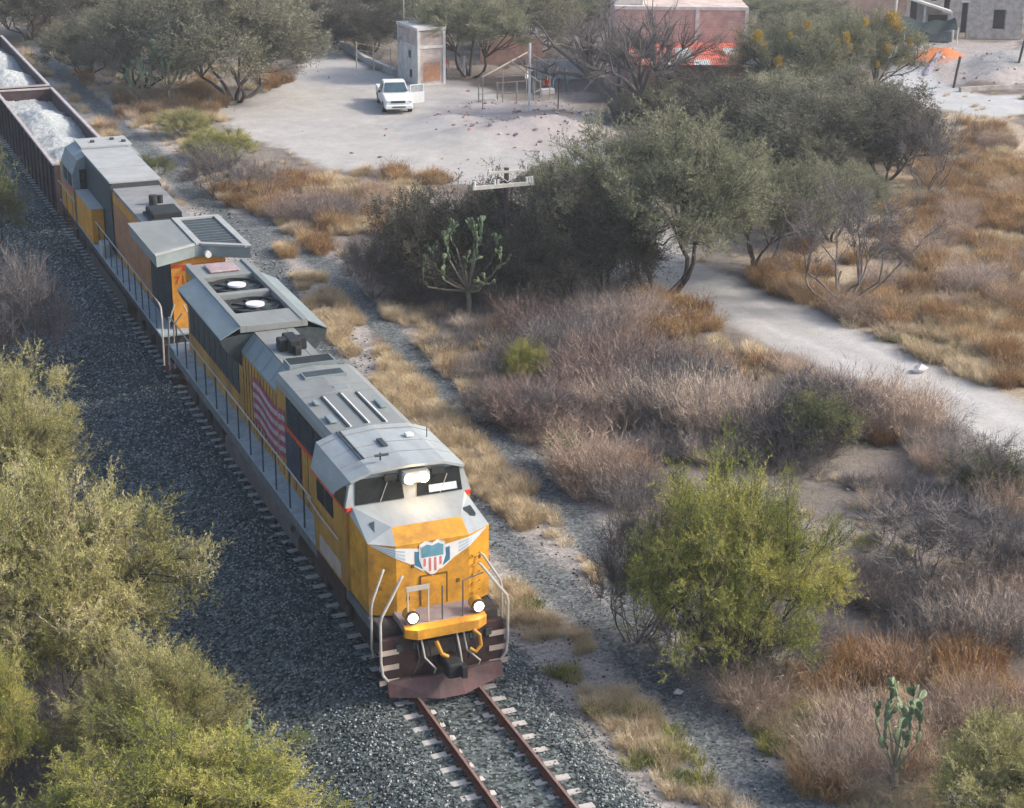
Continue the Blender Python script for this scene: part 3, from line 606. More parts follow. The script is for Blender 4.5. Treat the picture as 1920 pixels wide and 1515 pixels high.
def blades(r, n, R, H, wd, lean, seg=2, curl=.4):
    a = r.uniform(0, 6.28, n); rr = R*np.sqrt(r.random(n)); p = np.stack([np.cos(a)*rr, np.sin(a)*rr, 0*a-.03], -1)
    az = a + r.normal(size=n)*.8; d = unit(np.stack([np.cos(az)*lean*(.3+r.random(n)), np.sin(az)*lean*(.3+r.random(n)), np.ones(n)], -1)); l = H*(.45+.75*r.random(n))
    s = np.stack([-np.sin(az), np.cos(az), 0*az], -1)*wd
    m_ = p + d*l[:,None]*.55; t = m_ + unit(d + np.stack([np.cos(az), np.sin(az), -.3+0*az], -1)*curl)*l[:,None]*.5
    V = np.stack([p-s, p+s, m_+s*.7, m_-s*.7, t], 1).reshape(-1,3); b = np.arange(n)[:,None]*5
    F = np.concatenate([b+np.array([0,1,2]), b+np.array([0,2,3]), b+np.array([3,2,4])]); return V, F, m_, d, l
def clump(name, seed, n, R, H, wd, lean, m, side=0, sl_=.2):
    r = np.random.default_rng(seed); V, F, mm, d, l = blades(r, n, R, H, wd, lean)
    var = np.clip(np.repeat(r.random(n)*.7+.15, 5), 0, 1)
    if side:
        k = r.random((n,side,1))*.75+.1; q = (mm[:,None]-d[:,None]*l[:,None,None]*.5 + d[:,None]*l[:,None,None]*k*1.1).reshape(-1,3)
        dd = unit(d[:,None]*.7 + r.normal(size=(n,side,3))*.6+np.array([0,0,.3])).reshape(-1,3)
        Vs, Fs = tri_twigs(q, dd, sl_*(.5+r.random(len(q))), np.full(len(q), wd*.8), r)
        F = np.concatenate([F, Fs+len(V)]); var = np.concatenate([var, np.repeat(np.clip(r.random(len(q))*.7+.3,0,1), 3)]); V = np.concatenate([V, Vs])
    o = np_mesh(name, V, F, m, attr=var, linkit=False); return o
GM = {
 'tan': leafmat('grass_tan', [(.34,.25,.14),(.58,.46,.29),(.74,.62,.43)], trans=.15),
 'orange': leafmat('grass_orange', [(.19,.10,.05),(.36,.215,.10),(.52,.36,.19)], trans=.15),
 'purple': leafmat('twig_purple', [(.08,.058,.05),(.22,.158,.138),(.39,.295,.25),(.55,.45,.37)], trans=0),
 'pink': leafmat('grass_pink', [(.22,.155,.115),(.45,.34,.265),(.64,.52,.41)], trans=.1),
 'grey': leafmat('twig_dim', [(.07,.063,.06),(.14,.128,.125),(.24,.22,.21)], trans=0),
 'weed': leafmat('weed_green', [(.10,.14,.03),(.20,.22,.05),(.36,.33,.11)], trans=.15),
}
CL = {
 'tan': [clump('tan_clump', 100+i, 130, .22, .5, .0055, .7, GM['tan'], 1, .12) for i in range(3)],
 'orange': [clump('orange_clump', 110+i, 110, .35, .75, .007, .6, GM['orange'], 3, .16) for i in range(3)],
 'purple': [clump('purple_clump', 120+i, 90, .34, 1.15, .0042, 1.15, GM['purple'], 16, .24) for i in range(3)],
 'pink': [clump('pink_clump', 150+i, 120, .30, 1.1, .005, .8, GM['pink'], 5, .2) for i in range(3)],
 'grey': [clump('grey_clump', 130+i, 80, .38, 1.0, .0045, 1.3, GM['grey'], 15, .26) for i in range(3)],
 'weed': [clump('weed_clump', 140+i, 100, .16, .32, .008, .8, GM['weed'], 1, .1) for i in range(2)],
}
CLAB = {'tan':('tan_grass','dry straw-coloured grass tufts along the grey path and in the field','grass'),'orange':('orange_grass','rusty orange dry grass and weeds in patches','grass'),
 'pink':('pinkish_grass','tall dry pinkish-tan grass tussocks among the leafless brush','grass'),
 'purple':('purple_brush','dense leafless purple-grey brush between the path and the white road','brush'),'grey':('grey_brush','grey bare twig brush in the shade between the trees','brush'),'weed':('green_weeds','small green and yellow weeds on the stony verge','weeds')}
pts = {k: [] for k in CL}
roadm = lambda x, y: (soft(x, y, ZONES['road'], .4) > .3) | (soft(x, y, ZONES['yard'], .6) > .5)
DENS = {'tan':2.6,'orange':1.5,'purple':1.0,'grey':1.4,'weed':1.0}
MIX = {'purple':(('purple',.30),('pink',.22),('grey',.15),('tan',.20),('orange',.09),('weed',.04)),'orange':(('orange',.60),('tan',.36),('pink',.04)),'tan':(('tan',.76),('pink',.05),('orange',.15),('weed',.04)),'grey':(('grey',.85),('purple',.15)),'weed':(('weed',1.0),)}
def add(k, P2, s, tn=None): pts[k].append(np.concatenate([P2, np.full((len(P2),1), 1.0)*np.reshape(s, (-1,1)), (np.full((len(P2),1), tn) if tn is not None else rng.uniform(-.25,.25,(len(P2),1)))], 1))
def cluster(k, cx, cy):
    """one bushy patch of scrub round a centre"""
    u = rng.random(); a = 0
    for kk, w_ in MIX[k]:
        a += w_
        if u <= a: break
    if kk in ('purple','grey','pink'):
        R_ = rng.choice([.3,.5,.8,1.1,1.5], p=[.25,.28,.24,.15,.08]); n = int(4 + R_*R_*9); q = rng.normal(size=(n,2))*R_*.5; d = np.sqrt((q**2).sum(1))/R_; s = (.50+.60*R_)*np.clip(1.25-.62*d, .30, 1.25)*rng.uniform(.8,1.15,n)
    elif kk == 'weed': R_ = .3; n = 4; q = rng.normal(size=(n,2))*.2; s = rng.uniform(.7,1.3,n)
    else:
        R_ = rng.uniform(.25,.8); n = int(4 + R_*R_*16); q = rng.normal(size=(n,2))*R_*.5; s = rng.uniform(.6,1.25,n)
    add(kk, q+np.array([cx,cy]), s, rng.uniform(-.42,.38))
for (k, cx, cy, ax, ay, bx, by, n) in COVER:
    area = abs(ax*by-ay*bx)*3.14; n = int(min(n*DENS[k]*.30, area*(.17 if k in ('purple','grey') else .7)))+2; a = rng.uniform(0, 6.28, n); q = np.sqrt(rng.random(n))*1.05; u = np.cos(a)*q; v = np.sin(a)*q
    for X_, Y_ in zip(cx+ax*u+bx*v, cy+ay*u+by*v): cluster(k, X_, Y_)
def strip_pts(k, n, x0, x1, y0, y1, thr, seed, s=1.6, s0=.6, s1=1.3):
    x = rng.uniform(x0, x1, n); y = rng.uniform(y0, y1, n); m = fbm(x, y, s, seed, 3) > thr; add(k, np.stack([x[m], y[m]], -1), rng.uniform(s0, s1, int(m.sum())))
def band(n, y0, y1, thr, seed):
    y = rng.uniform(y0, y1, n); la = np.interp(y, LANE_Y, LANE_A)+.75; lb = np.interp(y, LANE_Y, LANE_B)-.65; x = la + (lb-la)*rng.random(n); m = (fbm(x, y, 1.5, seed, 3) > thr) & (lb > la+.15)
    add('tan', np.stack([x[m], y[m]], -1), rng.uniform(.45, 1.15, int(m.sum())))
band(1500, 9, 42, .47, 71); band(160, 4, 9, .5, 72)
for a in ((520,3.2,4.5,-10,9,.52,72),(600,6.4,8.6,-10,-2,.44,73),(300,8.9,10.2,9,40,.5,78),(500,7.6,9.8,44,110,.42,75),(260,4.2,5.4,46,100,.5,74),(60,6.3,8.3,2,9,.5,79)): strip_pts('tan', *a, s0=.4, s1=1.0)
for a in ((70,3.2,5.0,-10,30,.58,81),(60,7.0,8.5,-9,0,.5,82)): strip_pts('weed', *a)
for a in ((160,9,24,24,38,.5,83),(300,30,52,38,66,.5,84),(200,-12,-6.5,-4,60,.4,85),(420,8,60,84,122,.45,86)): strip_pts('grey', *a)
def strip_cl(k, n, x0, x1, y0, y1, thr, seed):
    x = rng.uniform(x0, x1, n); y = rng.uniform(y0, y1, n); m = fbm(x, y, 4, seed, 3) > thr
    for X_, Y_ in zip(x[m], y[m]): cluster(k, X_, Y_)
for a in (('purple',75,9.4,26,-6,28,.42,87),('purple',45,10,15,30,50,.45,88),('tan',120,28,66,12,64,.42,92),('orange',110,28,60,12,62,.5,90),('tan',60,12,30,84,118,.4,93)): strip_cl(*a)
strip_pts('tan', 2600, 9, 66, -8, 66, .47, 95, s0=.35, s1=.8)
for k, L_ in pts.items():
    P2 = np.concatenate(L_); s = P2[:,2]; tn = P2[:,3]; keep = ~(roadm(P2[:,0], P2[:,1]) | ((k in ('purple','grey','pink')) & (roadm(P2[:,0]+.5, P2[:,1]+1.1) | roadm(P2[:,0]+.9, P2[:,1]+2.3) | roadm(P2[:,0]-.3, P2[:,1]-.4)))) & ((P2[:,0] > 3.0) | (P2[:,0] < -5.5)); 
    pa_ = np.interp(P2[:,1], LANE_Y, LANE_A); pb_ = np.interp(P2[:,1], LANE_Y, LANE_B)
    if k in ('purple','grey'): keep &= (P2[:,0] > pb_+.9) | (P2[:,0] < 0)
    keep &= (np.abs(P2[:,0]-pa_) > .72) & ((np.abs(P2[:,0]-pb_) > .55) | (P2[:,1] < 2) | (P2[:,1] > 50)); P2 = P2[keep]
    s = s[keep]; tn = tn[keep]; n = len(P2)
    if k == 'tan': s = np.where(P2[:,1] < 9, np.minimum(s, .85), s)
    if k in ('purple','pink','grey'): s = np.minimum(s*(.60+1.0*fbm(P2[:,0], P2[:,1], 4.5, 201, 3)**1.1*1.3), np.where(P2[:,1] < 8, 1.25, 1.7))*np.where(P2[:,1] > 32, .68, 1.0)
    sc = np.stack([s, s, s*rng.uniform(.7,1.25,n)], -1)
    nm, lab, cat = CLAB[k]
    scatter(nm, CL[k], np.stack([P2[:,0], P2[:,1], height(P2[:,0], P2[:,1])-.02], -1), sc, rng.uniform(0,6.28,n), lab, cat, tint=tn)
    print(k, n)

# ------------------------------------------------------------------ prickly pear cacti
def pad_mesh():
    mb = MB(); n = 10
    prof = [(0,.035),(.06,.07),(.2,.125),(.34,.15),(.46,.12),(.53,.05)]
    rings = [[(math.cos(a*math.tau/n)*r_, math.sin(a*math.tau/n)*r_*.22+.001, z_) for a in range(n)] for z_, r_ in prof]
    mb.loft(rings); o = mb.build('pad', mat('cactus', (.13,.185,.10), .6, var=.4, scale=5, dirt=(.42,.40,.22), dirt_amt=.6), smooth=True); me = o.data; bpy.data.objects.remove(o); return me
PAD = pad_mesh()
def nopal(x, y, h, w_, levels, label, seed, trunkh=.0, PS=.7, mx=60):
    r = random.Random(seed); e = empty('prickly_pear_cactus', (x, y, gz(x,y)-.03), 0, label, 'cactus'); cnt = 0; per = (mx//18 if h > 3 else mx//8) if trunkh else mx//5
    mb = MB()
    sc = PS
    starts = []
    if trunkh:
        th = trunkh*h
        mb.tube([(0,0,-.1),(.05,.02,th*.5),(0,.05,th)], .12, 7, 0, .09)
        for i in range(18 if h > 3 else 8):
            a = i*2.4; q_ = math.sqrt((i+.5)/18 if h > 3 else (i+.5)/8); p = Vector((math.cos(a)*w_*.40*q_, math.sin(a)*w_*.40*q_, th + (h*.92-th)*(1-q_*q_)*.7 + .15*r.random())); mb.tube([(0,.04,th*.85), p*.55+Vector((0,0,th*.35)), p], .045, 5, 0, .03); starts.append((p, a))
    else:
        mb.tube([(0,0,-.1),(0,0,.25)], .1, 7)
        starts = [(Vector((math.cos(a)*.12*w_, math.sin(a)*.12*w_, .1)), a) for a in (0,1.3,2.5,3.8,5.1)]
    mb.build('trunk', mat('cactus_stem', (.30,.26,.19), .9, var=.3, scale=5), e)
    def grow(p, az, tilt, lev, s):
        nonlocal cnt, mx
        if lev == 0 or cnt > mx: return
        d = Vector((math.sin(tilt)*math.cos(az), math.sin(tilt)*math.sin(az), math.cos(tilt)))
        o = bpy.data.objects.new('pad', PAD); link(o); o.parent = e; cnt += 1
        q = d.to_track_quat('Z', 'Y'); o.rotation_mode = 'QUATERNION'; o.rotation_quaternion = q @ Vector((0,0,1)).rotation_difference(Vector((0,0,1)))
        o.rotation_quaternion = q @ __import__('mathutils').Quaternion((0,0,1), r.uniform(0,6.28))
        o.location = p; o.scale = (s, s, s); tip = p + d*.50*s
        for _ in range(r.choice([2,2,3,3])): grow(tip, az + r.uniform(-1.9,1.9), max(.02, min(1.25, tilt + r.uniform(-.7,.6))), lev-1, s*r.uniform(.85,1.02))
    for p, a in starts:
        mx = cnt + per; grow(p, a, r.uniform(.2,.9), levels, sc)
    return e
nopal(12.21, 29.6, 3.7, 4.4, 5, 'tree-like prickly pear cactus with pale green pads below the telegraph crossarms', 1, .30, .60, 270)
nopal(7.74, -6.85, 2.1, .9, 5, 'tall prickly pear cactus at the bottom right between orange grass and thorn tree', 2, .38, .55, 80)
nopal(-4.75, 0.6, 1.2, 1.0, 3, 'small dark prickly pear under the thorn trees at the gravel edge, bottom left', 3, 0, .55, 25)
nopal(-5.0, 2.9, 1.3, 1.2, 3, 'grey-green prickly pear half hidden in shade beside the largest left thorn tree', 6, 0, .55, 25)
nopal(10.4, 77.6, 3.9, 3.2, 5, 'large silvery prickly pear cactus in front of the far grey-green trees at top left', 4, .35, .8, 160)
nopal(8.5, 78.6, 2.6, 2.2, 4, 'smaller green prickly pear cactus left of the large silvery one at top left', 5, .3, .8, 60)
# mistletoe clumps on the two olive trees
rm = np.random.default_rng(77)
def mist():
    p = unit(rm.normal(size=(700,3)))*(rm.random((700,1))**.4)*np.array([.42,.42,.55]); d = unit(rm.normal(size=p.shape)); s = unit(np.cross(d, rm.normal(size=p.shape)))
    V = np.stack([p, p+d*.10+s*.03, p+d*.13-s*.03], 1).reshape(-1,3); o = np_mesh('mistletoe', V, np.arange(len(V)).reshape(-1,3), LM['mistletoe'], attr=np.repeat(rm.random(700),3), linkit=False); return o.data
MI = mist()
ml = [[(-3.3,-1.2,5.3,.8),(-3.0,-1.5,4.7,.6),(-.4,-2.2,6.0,.6),(-2.6,-2.6,3.9,.7),(1.6,-2.6,4.9,.6),(.6,-2.9,3.6,.45),(-1.6,-2.2,5.4,.4),(2.4,-2.2,3.8,.5)],
      [(1.2,-1.8,6.0,1.0),(1.7,-1.9,5.5,.7),(-2.6,-2.4,5.1,.75),(-2.3,-2.5,4.5,.5),(.2,-3.0,4.4,.5),(-1.2,-2.4,6.0,.5),(2.4,-2.2,4.6,.55),(-.4,-2.9,3.4,.4)]]
for lab, lst in (('olive tree with yellow mistletoe clumps beside the red roof', ml[0]),('olive tree with yellow mistletoe clumps in front of the pink wall', ml[1])):
    e = TREEOBJ[lab]; inv = Matrix.LocRotScale(e.location, e.rotation_euler, e.scale).inverted()
    for (dx, dy, dz, s) in lst:
        o = bpy.data.objects.new('mistletoe', MI); link(o); o.parent = e; o.location = inv @ (e.location + Vector((dx, dy, dz))); o.scale = (s/e.scale.x, s/e.scale.y, s/e.scale.z)

# ------------------------------------------------------------------ railway track
DUST = (.30,.27,.23)
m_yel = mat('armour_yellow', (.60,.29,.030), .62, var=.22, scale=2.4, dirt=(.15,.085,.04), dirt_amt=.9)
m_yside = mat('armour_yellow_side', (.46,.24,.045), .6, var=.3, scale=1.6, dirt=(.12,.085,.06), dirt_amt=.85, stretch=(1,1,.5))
m_gcab = mat('cab_grey', (.33,.36,.36), .6, var=.14, scale=2.0, dirt=(.20,.195,.19), dirt_amt=.6, stretch=(1,.35,1))
m_gry = mat('roof_grey', (.225,.24,.228), .6, var=.14, scale=2.0, dirt=(.20,.195,.19), dirt_amt=.7, stretch=(1,.35,1))
m_gry2 = mat('shoulder_grey', (.20,.245,.25), .55, var=.14, scale=2.2, dirt=(.16,.17,.17), dirt_amt=.55, stretch=(1,.35,1))
m_deck = mat('walkway_grey', (.34,.41,.43), .6, var=.22, scale=3, dirt=(.14,.15,.15), dirt_amt=.6)
m_blk = mat('black_iron', (.022,.024,.026), .7, var=.4, scale=3)
m_dkt = mat('dark_grille', (.045,.058,.062), .7, var=.35, scale=6)
m_und = mat('underframe', (.05,.045,.042), .85, var=.4, scale=3, dirt=(.16,.12,.10), dirt_amt=.5)
m_plt = mat('pilot_brown', (.045,.027,.026), .8, var=.4, scale=3, dirt=(.11,.055,.05), dirt_amt=.6)
m_tank = mat('tank_brown', (.115,.098,.095), .75, var=.3, scale=2, dirt=(.20,.17,.16), dirt_amt=.5)
m_red = mat('signal_red', (.62,.055,.03), .55, var=.12, scale=3)
m_rail_p = mat('handrail_pale', (.42,.40,.36), .6, var=.15, scale=4)
m_post = mat('handrail_dark', (.06,.09,.10), .6, var=.2, scale=4)
m_gls = mat('window_glass', (.015,.018,.02), .12, var=.2, scale=2, spec=.6)
m_wht = mat('white_paint', (.68,.68,.66), .6, var=.1, scale=3)
m_cream = mat('cream_panel', (.46,.38,.32), .7, var=.2, scale=2, dirt=(.25,.18,.15), dirt_amt=.5)
m_blue = mat('emblem_blue', (.05,.17,.27), .5, var=.15, scale=5)
m_pblue = mat('emblem_pale_blue', (.40,.50,.58), .5, var=.12, scale=5)
m_rust = mat('rail_rust', (.15,.062,.042), .85, var=.3, scale=4)
m_rtop = mat('rail_top', (.30,.20,.165), .45, metal=.3, var=.2, scale=4)
m_conc = mat('sleeper_concrete', (.50,.475,.44), .9, var=.2, scale=5, dirt=(.30,.24,.19), dirt_amt=.7, bump=.3)
tr = empty('railway_track', (0,0,0), 0, 'single railway track with rusty rails on pale concrete sleepers', 'railway track')
for sx in (-1, 1):
    mb = MB(); x = .7525*sx
    pr = [(-.07,.02),(.07,.02),(.07,.035),(.012,.06),(.012,.15),(.036,.165),(.036,.195),(-.036,.195),(-.036,.165),(-.012,.15),(-.012,.06),(-.07,.035)]
    mb.loft([[(x+a, y, b) for a, b in pr] for y in (-16, 130)])
    mb.box(x-.03, x+.03, -16, 130, .1955, .199, 1)
    mb.build('rail', [m_rust, m_rtop], tr)
mb = MB(); ty = [(-1.25,-.012),(-.62,.0),(-.42,-.035),(-.16,-.085),(.16,-.085),(.42,-.035),(.62,.0),(1.25,-.012)]
mb.loft([[(a, -.13, -.22), (a, -.095, b), (a, .095, b), (a, .13, -.22)] for a, b in ty]); sleeper = mb.build('sleeper', m_conc, tr, bevel=.008); sleeper.location = (0, 12.6, 0)
for i in range(-21, 190):
    if i == 21-0: continue
    c = sleeper.copy(); link(c); c.parent = tr; c.location = (rnd.uniform(-.015,.015), i*.6+rnd.uniform(-.01,.01), rnd.uniform(-.012,.004)); c.rotation_euler = (0, 0, rnd.uniform(-.008,.008))
mb = MB()
for i in range(-21, 190):
    for sx in (-1,1):
        for q in (-1,1): mb.box(.7525*sx+q*.10-.045, .7525*sx+q*.10+.045, i*.6-.05, i*.6+.05, .0, .05)
f = mb.build('rail_clip', m_rust, tr); f['kind'] = 'stuff'

# ------------------------------------------------------------------ locomotives
def wheelset(mb, y, r=.51, mi=0):
    for sx in (-1,1): mb.cyl((sx*.76, y, .2+r), 'x', r, .13, 22, mi); mb.cyl((sx*.69, y, .2+r), 'x', r+.03, .03, 22, mi); mb.cyl((sx*.84, y, .2+r), 'x', r*.35, .05, 12, mi)
    mb.tube([(-.8,y,.2+r),(.8,y,.2+r)], .09, 8, mi)
def bogie(parent, yc):
    mb = MB()
    for sx in (-1,1):
        x0, x1 = sx*1.02, sx*1.24; pr = [(yc-2.5,.62),(yc-2.3,.5),(yc+2.3,.5),(yc+2.5,.62),(yc+2.4,.98),(yc+1.2,1.12),(yc-1.2,1.12),(yc-2.4,.98)]
        mb.prism(pr, 'x', min(x0,x1), max(x0,x1))
        for d in (-1.75,0,1.75):
            mb.bevbox(min(x0,x1)+.02*sx, max(x0,x1)+.06*sx if sx > 0 else max(x0,x1)-.02, yc+d-.2, yc+d+.2, .5, .92, .03)
        for d in (-.9,.9): mb.cyl((sx*1.28, yc+d, .85), 'z', .09, .4, 10)
    b = mb.build('bogie', m_und, parent, bevel=.015)
    for d in (-1.75,0,1.75):
        w_ = MB(); wheelset(w_, yc+d); w_.build('wheelset', mat('wheel_steel', (.09,.07,.065), .6, metal=.3, var=.3, scale=5), b)
    return b
def handrail(parent, x, y0, y1, zd, zr, n, mp=None, md=None, r=.022):
    mb = MB(); mb.tube([(x,y0,zr),(x,(y0+y1)/2,zr),(x,y1,zr)], r, 6); h = mb.build('handrail', mp or m_rail_p, parent)
    for i in range(n):
        y = y0 + (y1-y0)*(i+.5)/n; p = MB(); p.box(x-.018, x+.018, y-.028, y+.028, zd, zr); p.build('handrail_post', md or m_post, h)
    return h

L1 = empty('locomotive', (.03,0,0), 0, 'leading yellow and grey diesel locomotive with lit headlights and winged shield on its nose', 'locomotive', 'diesel locomotives hauling the train')
# frame, walkways, platforms
mb = MB(); mb.box(-1.46,1.46,.45,22.45,1.42,1.76); mb.box(-.6,.6,.1,22.8,1.0,1.42); mb.build('underframe', m_und, L1, bevel=.02)
for sx in (-1,1):
    mb = MB(); mb.box(min(sx*1.0,sx*1.53), max(sx*1.0,sx*1.53), 5.25, 21.6, 1.765, 1.83); mb.build('walkway', m_deck, L1)
    mb = MB(); mb.box(min(sx*1.47,sx*1.535), max(sx*1.47,sx*1.535), .9, 22.4, 1.50, 1.762); mb.build('side_sill', mat('sill_grey', (.14,.15,.15), .7, var=.3, scale=2, dirt=(.09,.07,.06), dirt_amt=.6), L1)
mb = MB(); mb.bevbox(-1.5,1.5,21.6,22.6,1.77,1.84,.02); mb.build('rear_platform', m_deck, L1)
mb = MB(); mb.bevbox(-1.0,1.0,.12,.9,1.72,1.90,.02); mb.build('front_platform', mat('platform_mauve', (.27,.22,.215), .8, var=.25, scale=3), L1)
mb = MB(); mb.loft([[(x, y, z) for x, y, z in ring] for ring in ([(-1.0,.16,1.60),(-1.0,.02,1.64),(-1.0,.02,1.86),(-1.0,.16,1.9)],[(-.75,.10,1.58),(-.75,-.13,1.62),(-.75,-.13,1.86),(-.75,.1,1.9)],[(.75,.10,1.58),(.75,-.13,1.62),(.75,-.13,1.86),(.75,.1,1.9)],[(1.0,.16,1.60),(1.0,.02,1.64),(1.0,.02,1.86),(1.0,.16,1.9)])]); mb.build('anticlimber', m_yel, L1)
# pilot, plough, coupler, hoses, steps
mb = MB(); mb.prism([(-1.5,1.6),(1.5,1.6),(1.52,1.2),(1.45,.42),(-1.45,.42),(-1.52,1.2)], 'y', .18, .34); mb.build('pilot', m_plt, L1, bevel=.02)
mb = MB(); v = [(-1.42,.10,.55),(-1.42,-.02,.22),(-.3,-.42,.16),(-.3,-.12,.62),(.3,-.12,.62),(.3,-.42,.16),(1.42,-.02,.22),(1.42,.10,.55)]
vb = [(x,y+.12,z) for x,y,z in v]; mb.add(v+vb, [(0,1,2,3),(3,2,5,4),(4,5,6,7),(8,11,10,9),(11,12,13,10),(12,15,14,13),(0,3,11,8),(3,4,12,11),(4,7,15,12),(1,9,10,2),(2,10,13,5),(5,13,14,6),(0,8,9,1),(7,6,14,15)])
mb.build('plough', mat('plough_grey', (.10,.07,.07), .75, var=.4, scale=3, dirt=(.17,.045,.045), dirt_amt=.7), L1)
mb = MB(); mb.box(-.16,.16,-.25,.3,.78,1.05); mb.bevbox(-.2,.2,-.62,-.22,.72,1.1,.04); mb.box(.1,.24,-.75,-.5,.76,1.06); mb.build('coupler', m_blk, L1, bevel=.015)
for x0, x1 in ((-.62,-.35),(.42,.75),(-.75,-.9),(.25,.3)):
    mb = MB(); mb.tube([(x0,.0,1.55),(x0+.03,-.15,1.15),(x1,-.22,.85),(x1,-.12,.7)], .022, 6); mb.build('brake_hose', m_rail_p if abs(x0) < .7 else m_blk, L1)
mb = MB(); mb.tube([(.62,-.12,1.62),(.74,-.2,1.5),(.76,-.24,1.25),(.62,-.26,1.12),(.5,-.2,1.2)], .045, 8); mb.build('uncoupling_lever', m_yel, L1)
mb = MB(); mb.tube([(-.3,-.12,1.5),(-.2,-.2,1.2),(-.05,-.22,1.1)], .05, 8); mb.build('uncoupling_lever', m_yel, L1)
for sx in (-1,1):
    for k, z in enumerate((.55,.92,1.30)):
        mb = MB(); mb.box(min(sx*1.12,sx*1.6), max(sx*1.12,sx*1.6), .16, .62, z, z+.035); mb.box(min(sx*1.12,sx*1.6), max(sx*1.12,sx*1.6), .135, .157, z-.09, z+.037, 1); mb.build('step', [m_plt, m_cream], L1)
    mb = MB(); mb.tube([(sx*.93,.35,3.06),(sx*.98,.32,3.02),(sx*1.27,.2,2.6),(sx*1.53,.1,2.25),(sx*1.57,.1,2.1),(sx*1.57,.1,1.1),(sx*1.53,.1,.75),(sx*1.4,.13,.55)], .034, 8); mb.build('step_handrail', m_rail_p, L1)
    mb = MB(); mb.tube([(sx*1.2,.9,3.02),(sx*1.25,.84,2.98),(sx*1.58,.62,2.4),(sx*1.62,.6,2.2),(sx*1.62,.6,1.2),(sx*1.55,.62,.9)], .030, 8); mb.build('step_handrail', m_rail_p, L1)
mb = MB(); mb.box(-.92,-.36,.13,.17,2.74,2.85); mb.box(-.9,-.87,.13,.17,1.9,2.74); mb.box(-.4,-.37,.13,.17,1.9,2.74); mb.build('front_guard', m_rail_p, L1)
mb = MB(); mb.tube([(.45,.12,1.9),(.45,.12,2.8),(1.0,.25,2.85)], .018, 6); mb.tube([(-.05,.14,1.9),(-.05,.14,2.75)], .018, 6); mb.build('front_guard', m_post, L1)
# nose
mb = MB()
v = [(-1.5,2.5,1.8),(-1.5,1.12,1.8),(-.9,.86,1.8),(.9,.86,1.8),(1.5,1.12,1.8),(1.5,2.5,1.8),
     (-1.5,2.5,3.82),(-1.5,1.12,3.62),(-.9,.88,3.56),(.9,.88,3.56),(1.5,1.12,3.62),(1.5,2.5,3.82),
     (-.86,1.30,3.86),(.86,1.30,3.86),(-1.42,2.5,3.97),(1.42,2.5,3.97)]
mb.add(v, [(0,6,7,1),(1,7,8,2),(2,8,9,3),(3,9,10,4),(4,10,11,5),(8,12,13,9)], 0); mb.add(v, [(7,6,14,12),(7,12,8),(12,14,15,13),(13,15,11,10),(13,10,9)], 1)
mb.build('nose', [m_yel, m_gcab], L1)
mb = MB(); mb.box(-.30,.32,.850,.858,1.95,2.68); mb.build('nose_door', m_yel, L1); 
for b_ in ((-.33,-.305,.842,.862,1.95,2.7),(.325,.35,.842,.862,1.95,2.7),(-.33,.35,.842,.862,2.702,2.725)):
    mb = MB(); mb.box(*b_); mb.build('door_seam', mat('seam_dark', (.16,.085,.03), .7), L1)
for sx, xx in ((-1,-1.12),(1,1.15)):
    mb = MB(); mb.add([(xx-.13,1.38,3.70),(xx+.13,1.42,3.76),(xx+.12,1.75,3.86),(xx-.14,1.72,3.80),(xx-.13,1.38,3.76),(xx+.13,1.42,3.83),(xx+.12,1.75,3.90),(xx-.14,1.72,3.86)], [(0,1,5,4),(1,2,6,5),(2,3,7,6),(3,0,4,7),(4,5,6,7)]); mb.build('class_light', m_dkt, L1)
# nose emblem: shield and wings
def on_nose(x, z, off=.006):
    """point on the nose skin at x, z"""
    if abs(x) <= .9: y = .86 + (z-1.8)*.0114 if z < 3.56 else .88 + (z-3.56)*(.42/.30)
    else: y = .868 + (abs(x)-.9)*(.26/.6)
    return (x, y-off, z)
def decal(mb, poly, mi, off): 
    mb.add([on_nose(x, z, off) for x, z in poly], [tuple(range(len(poly)))], mi)
emb = empty('winged_shield_emblem'); emb.parent = L1
for sx in (-1,1):
    mb = MB(); cx = -.02
    for (x0,x1) in ((.20,.9),(.9,1.42)):
        n_ = 6
        for i in range(n_):
            a = x0+(x1-x0)*i/n_; b = x0+(x1-x0)*(i+1)/n_
            top = lambda t: 3.40 + (t-.2)*.16; bot = lambda t: (2.80+(t-.2)*.75 if t < .55 else 3.06+(t-.55)*.58)
            P_ = [(cx+sx*a,bot(a)),(cx+sx*b,bot(b)),(cx+sx*b,top(b)),(cx+sx*a,top(a))]; decal(mb, P_, 0, .012)
            for f0, f1, mi in ((.12,.30,1),(.42,.56,1),(.7,.82,1)):
                if a > .55: decal(mb, [(x, bot(t)+(top(t)-bot(t))*f) for x, t, f in ((cx+sx*a,a,f0),(cx+sx*b,b,f0),(cx+sx*b,b,f1),(cx+sx*a,a,f1))], mi, .018)
            if a < .42: decal(mb, [(x, bot(t)+(top(t)-bot(t))*f) for x, t, f in ((cx+sx*a,a,.10),(cx+sx*b,b,.10),(cx+sx*b,b,.84),(cx+sx*a,a,.84))], 2, .018)
    mb.build('wing', [m_wht, m_pblue, m_blue], emb)
def shield(s): return [(-.26*s,.30*s),(-.13*s,.36*s),(0,.31*s),(.13*s,.36*s),(.26*s,.30*s),(.27*s,.02*s),(.20*s,-.2*s),(0,-.38*s),(-.20*s,-.2*s),(-.27*s,.02*s)]
mb = MB(); decal(mb, [(x-.02,z+3.14) for x,z in shield(1.22)], 0, .024); decal(mb, [(x-.02,z+3.14) for x,z in shield(1.1)], 0, .028)
decal(mb, [(-.29,3.18),(.25,3.18),(.25,3.44),(.12,3.50),(-.02,3.45),(-.16,3.50),(-.29,3.44)], 1, .034)
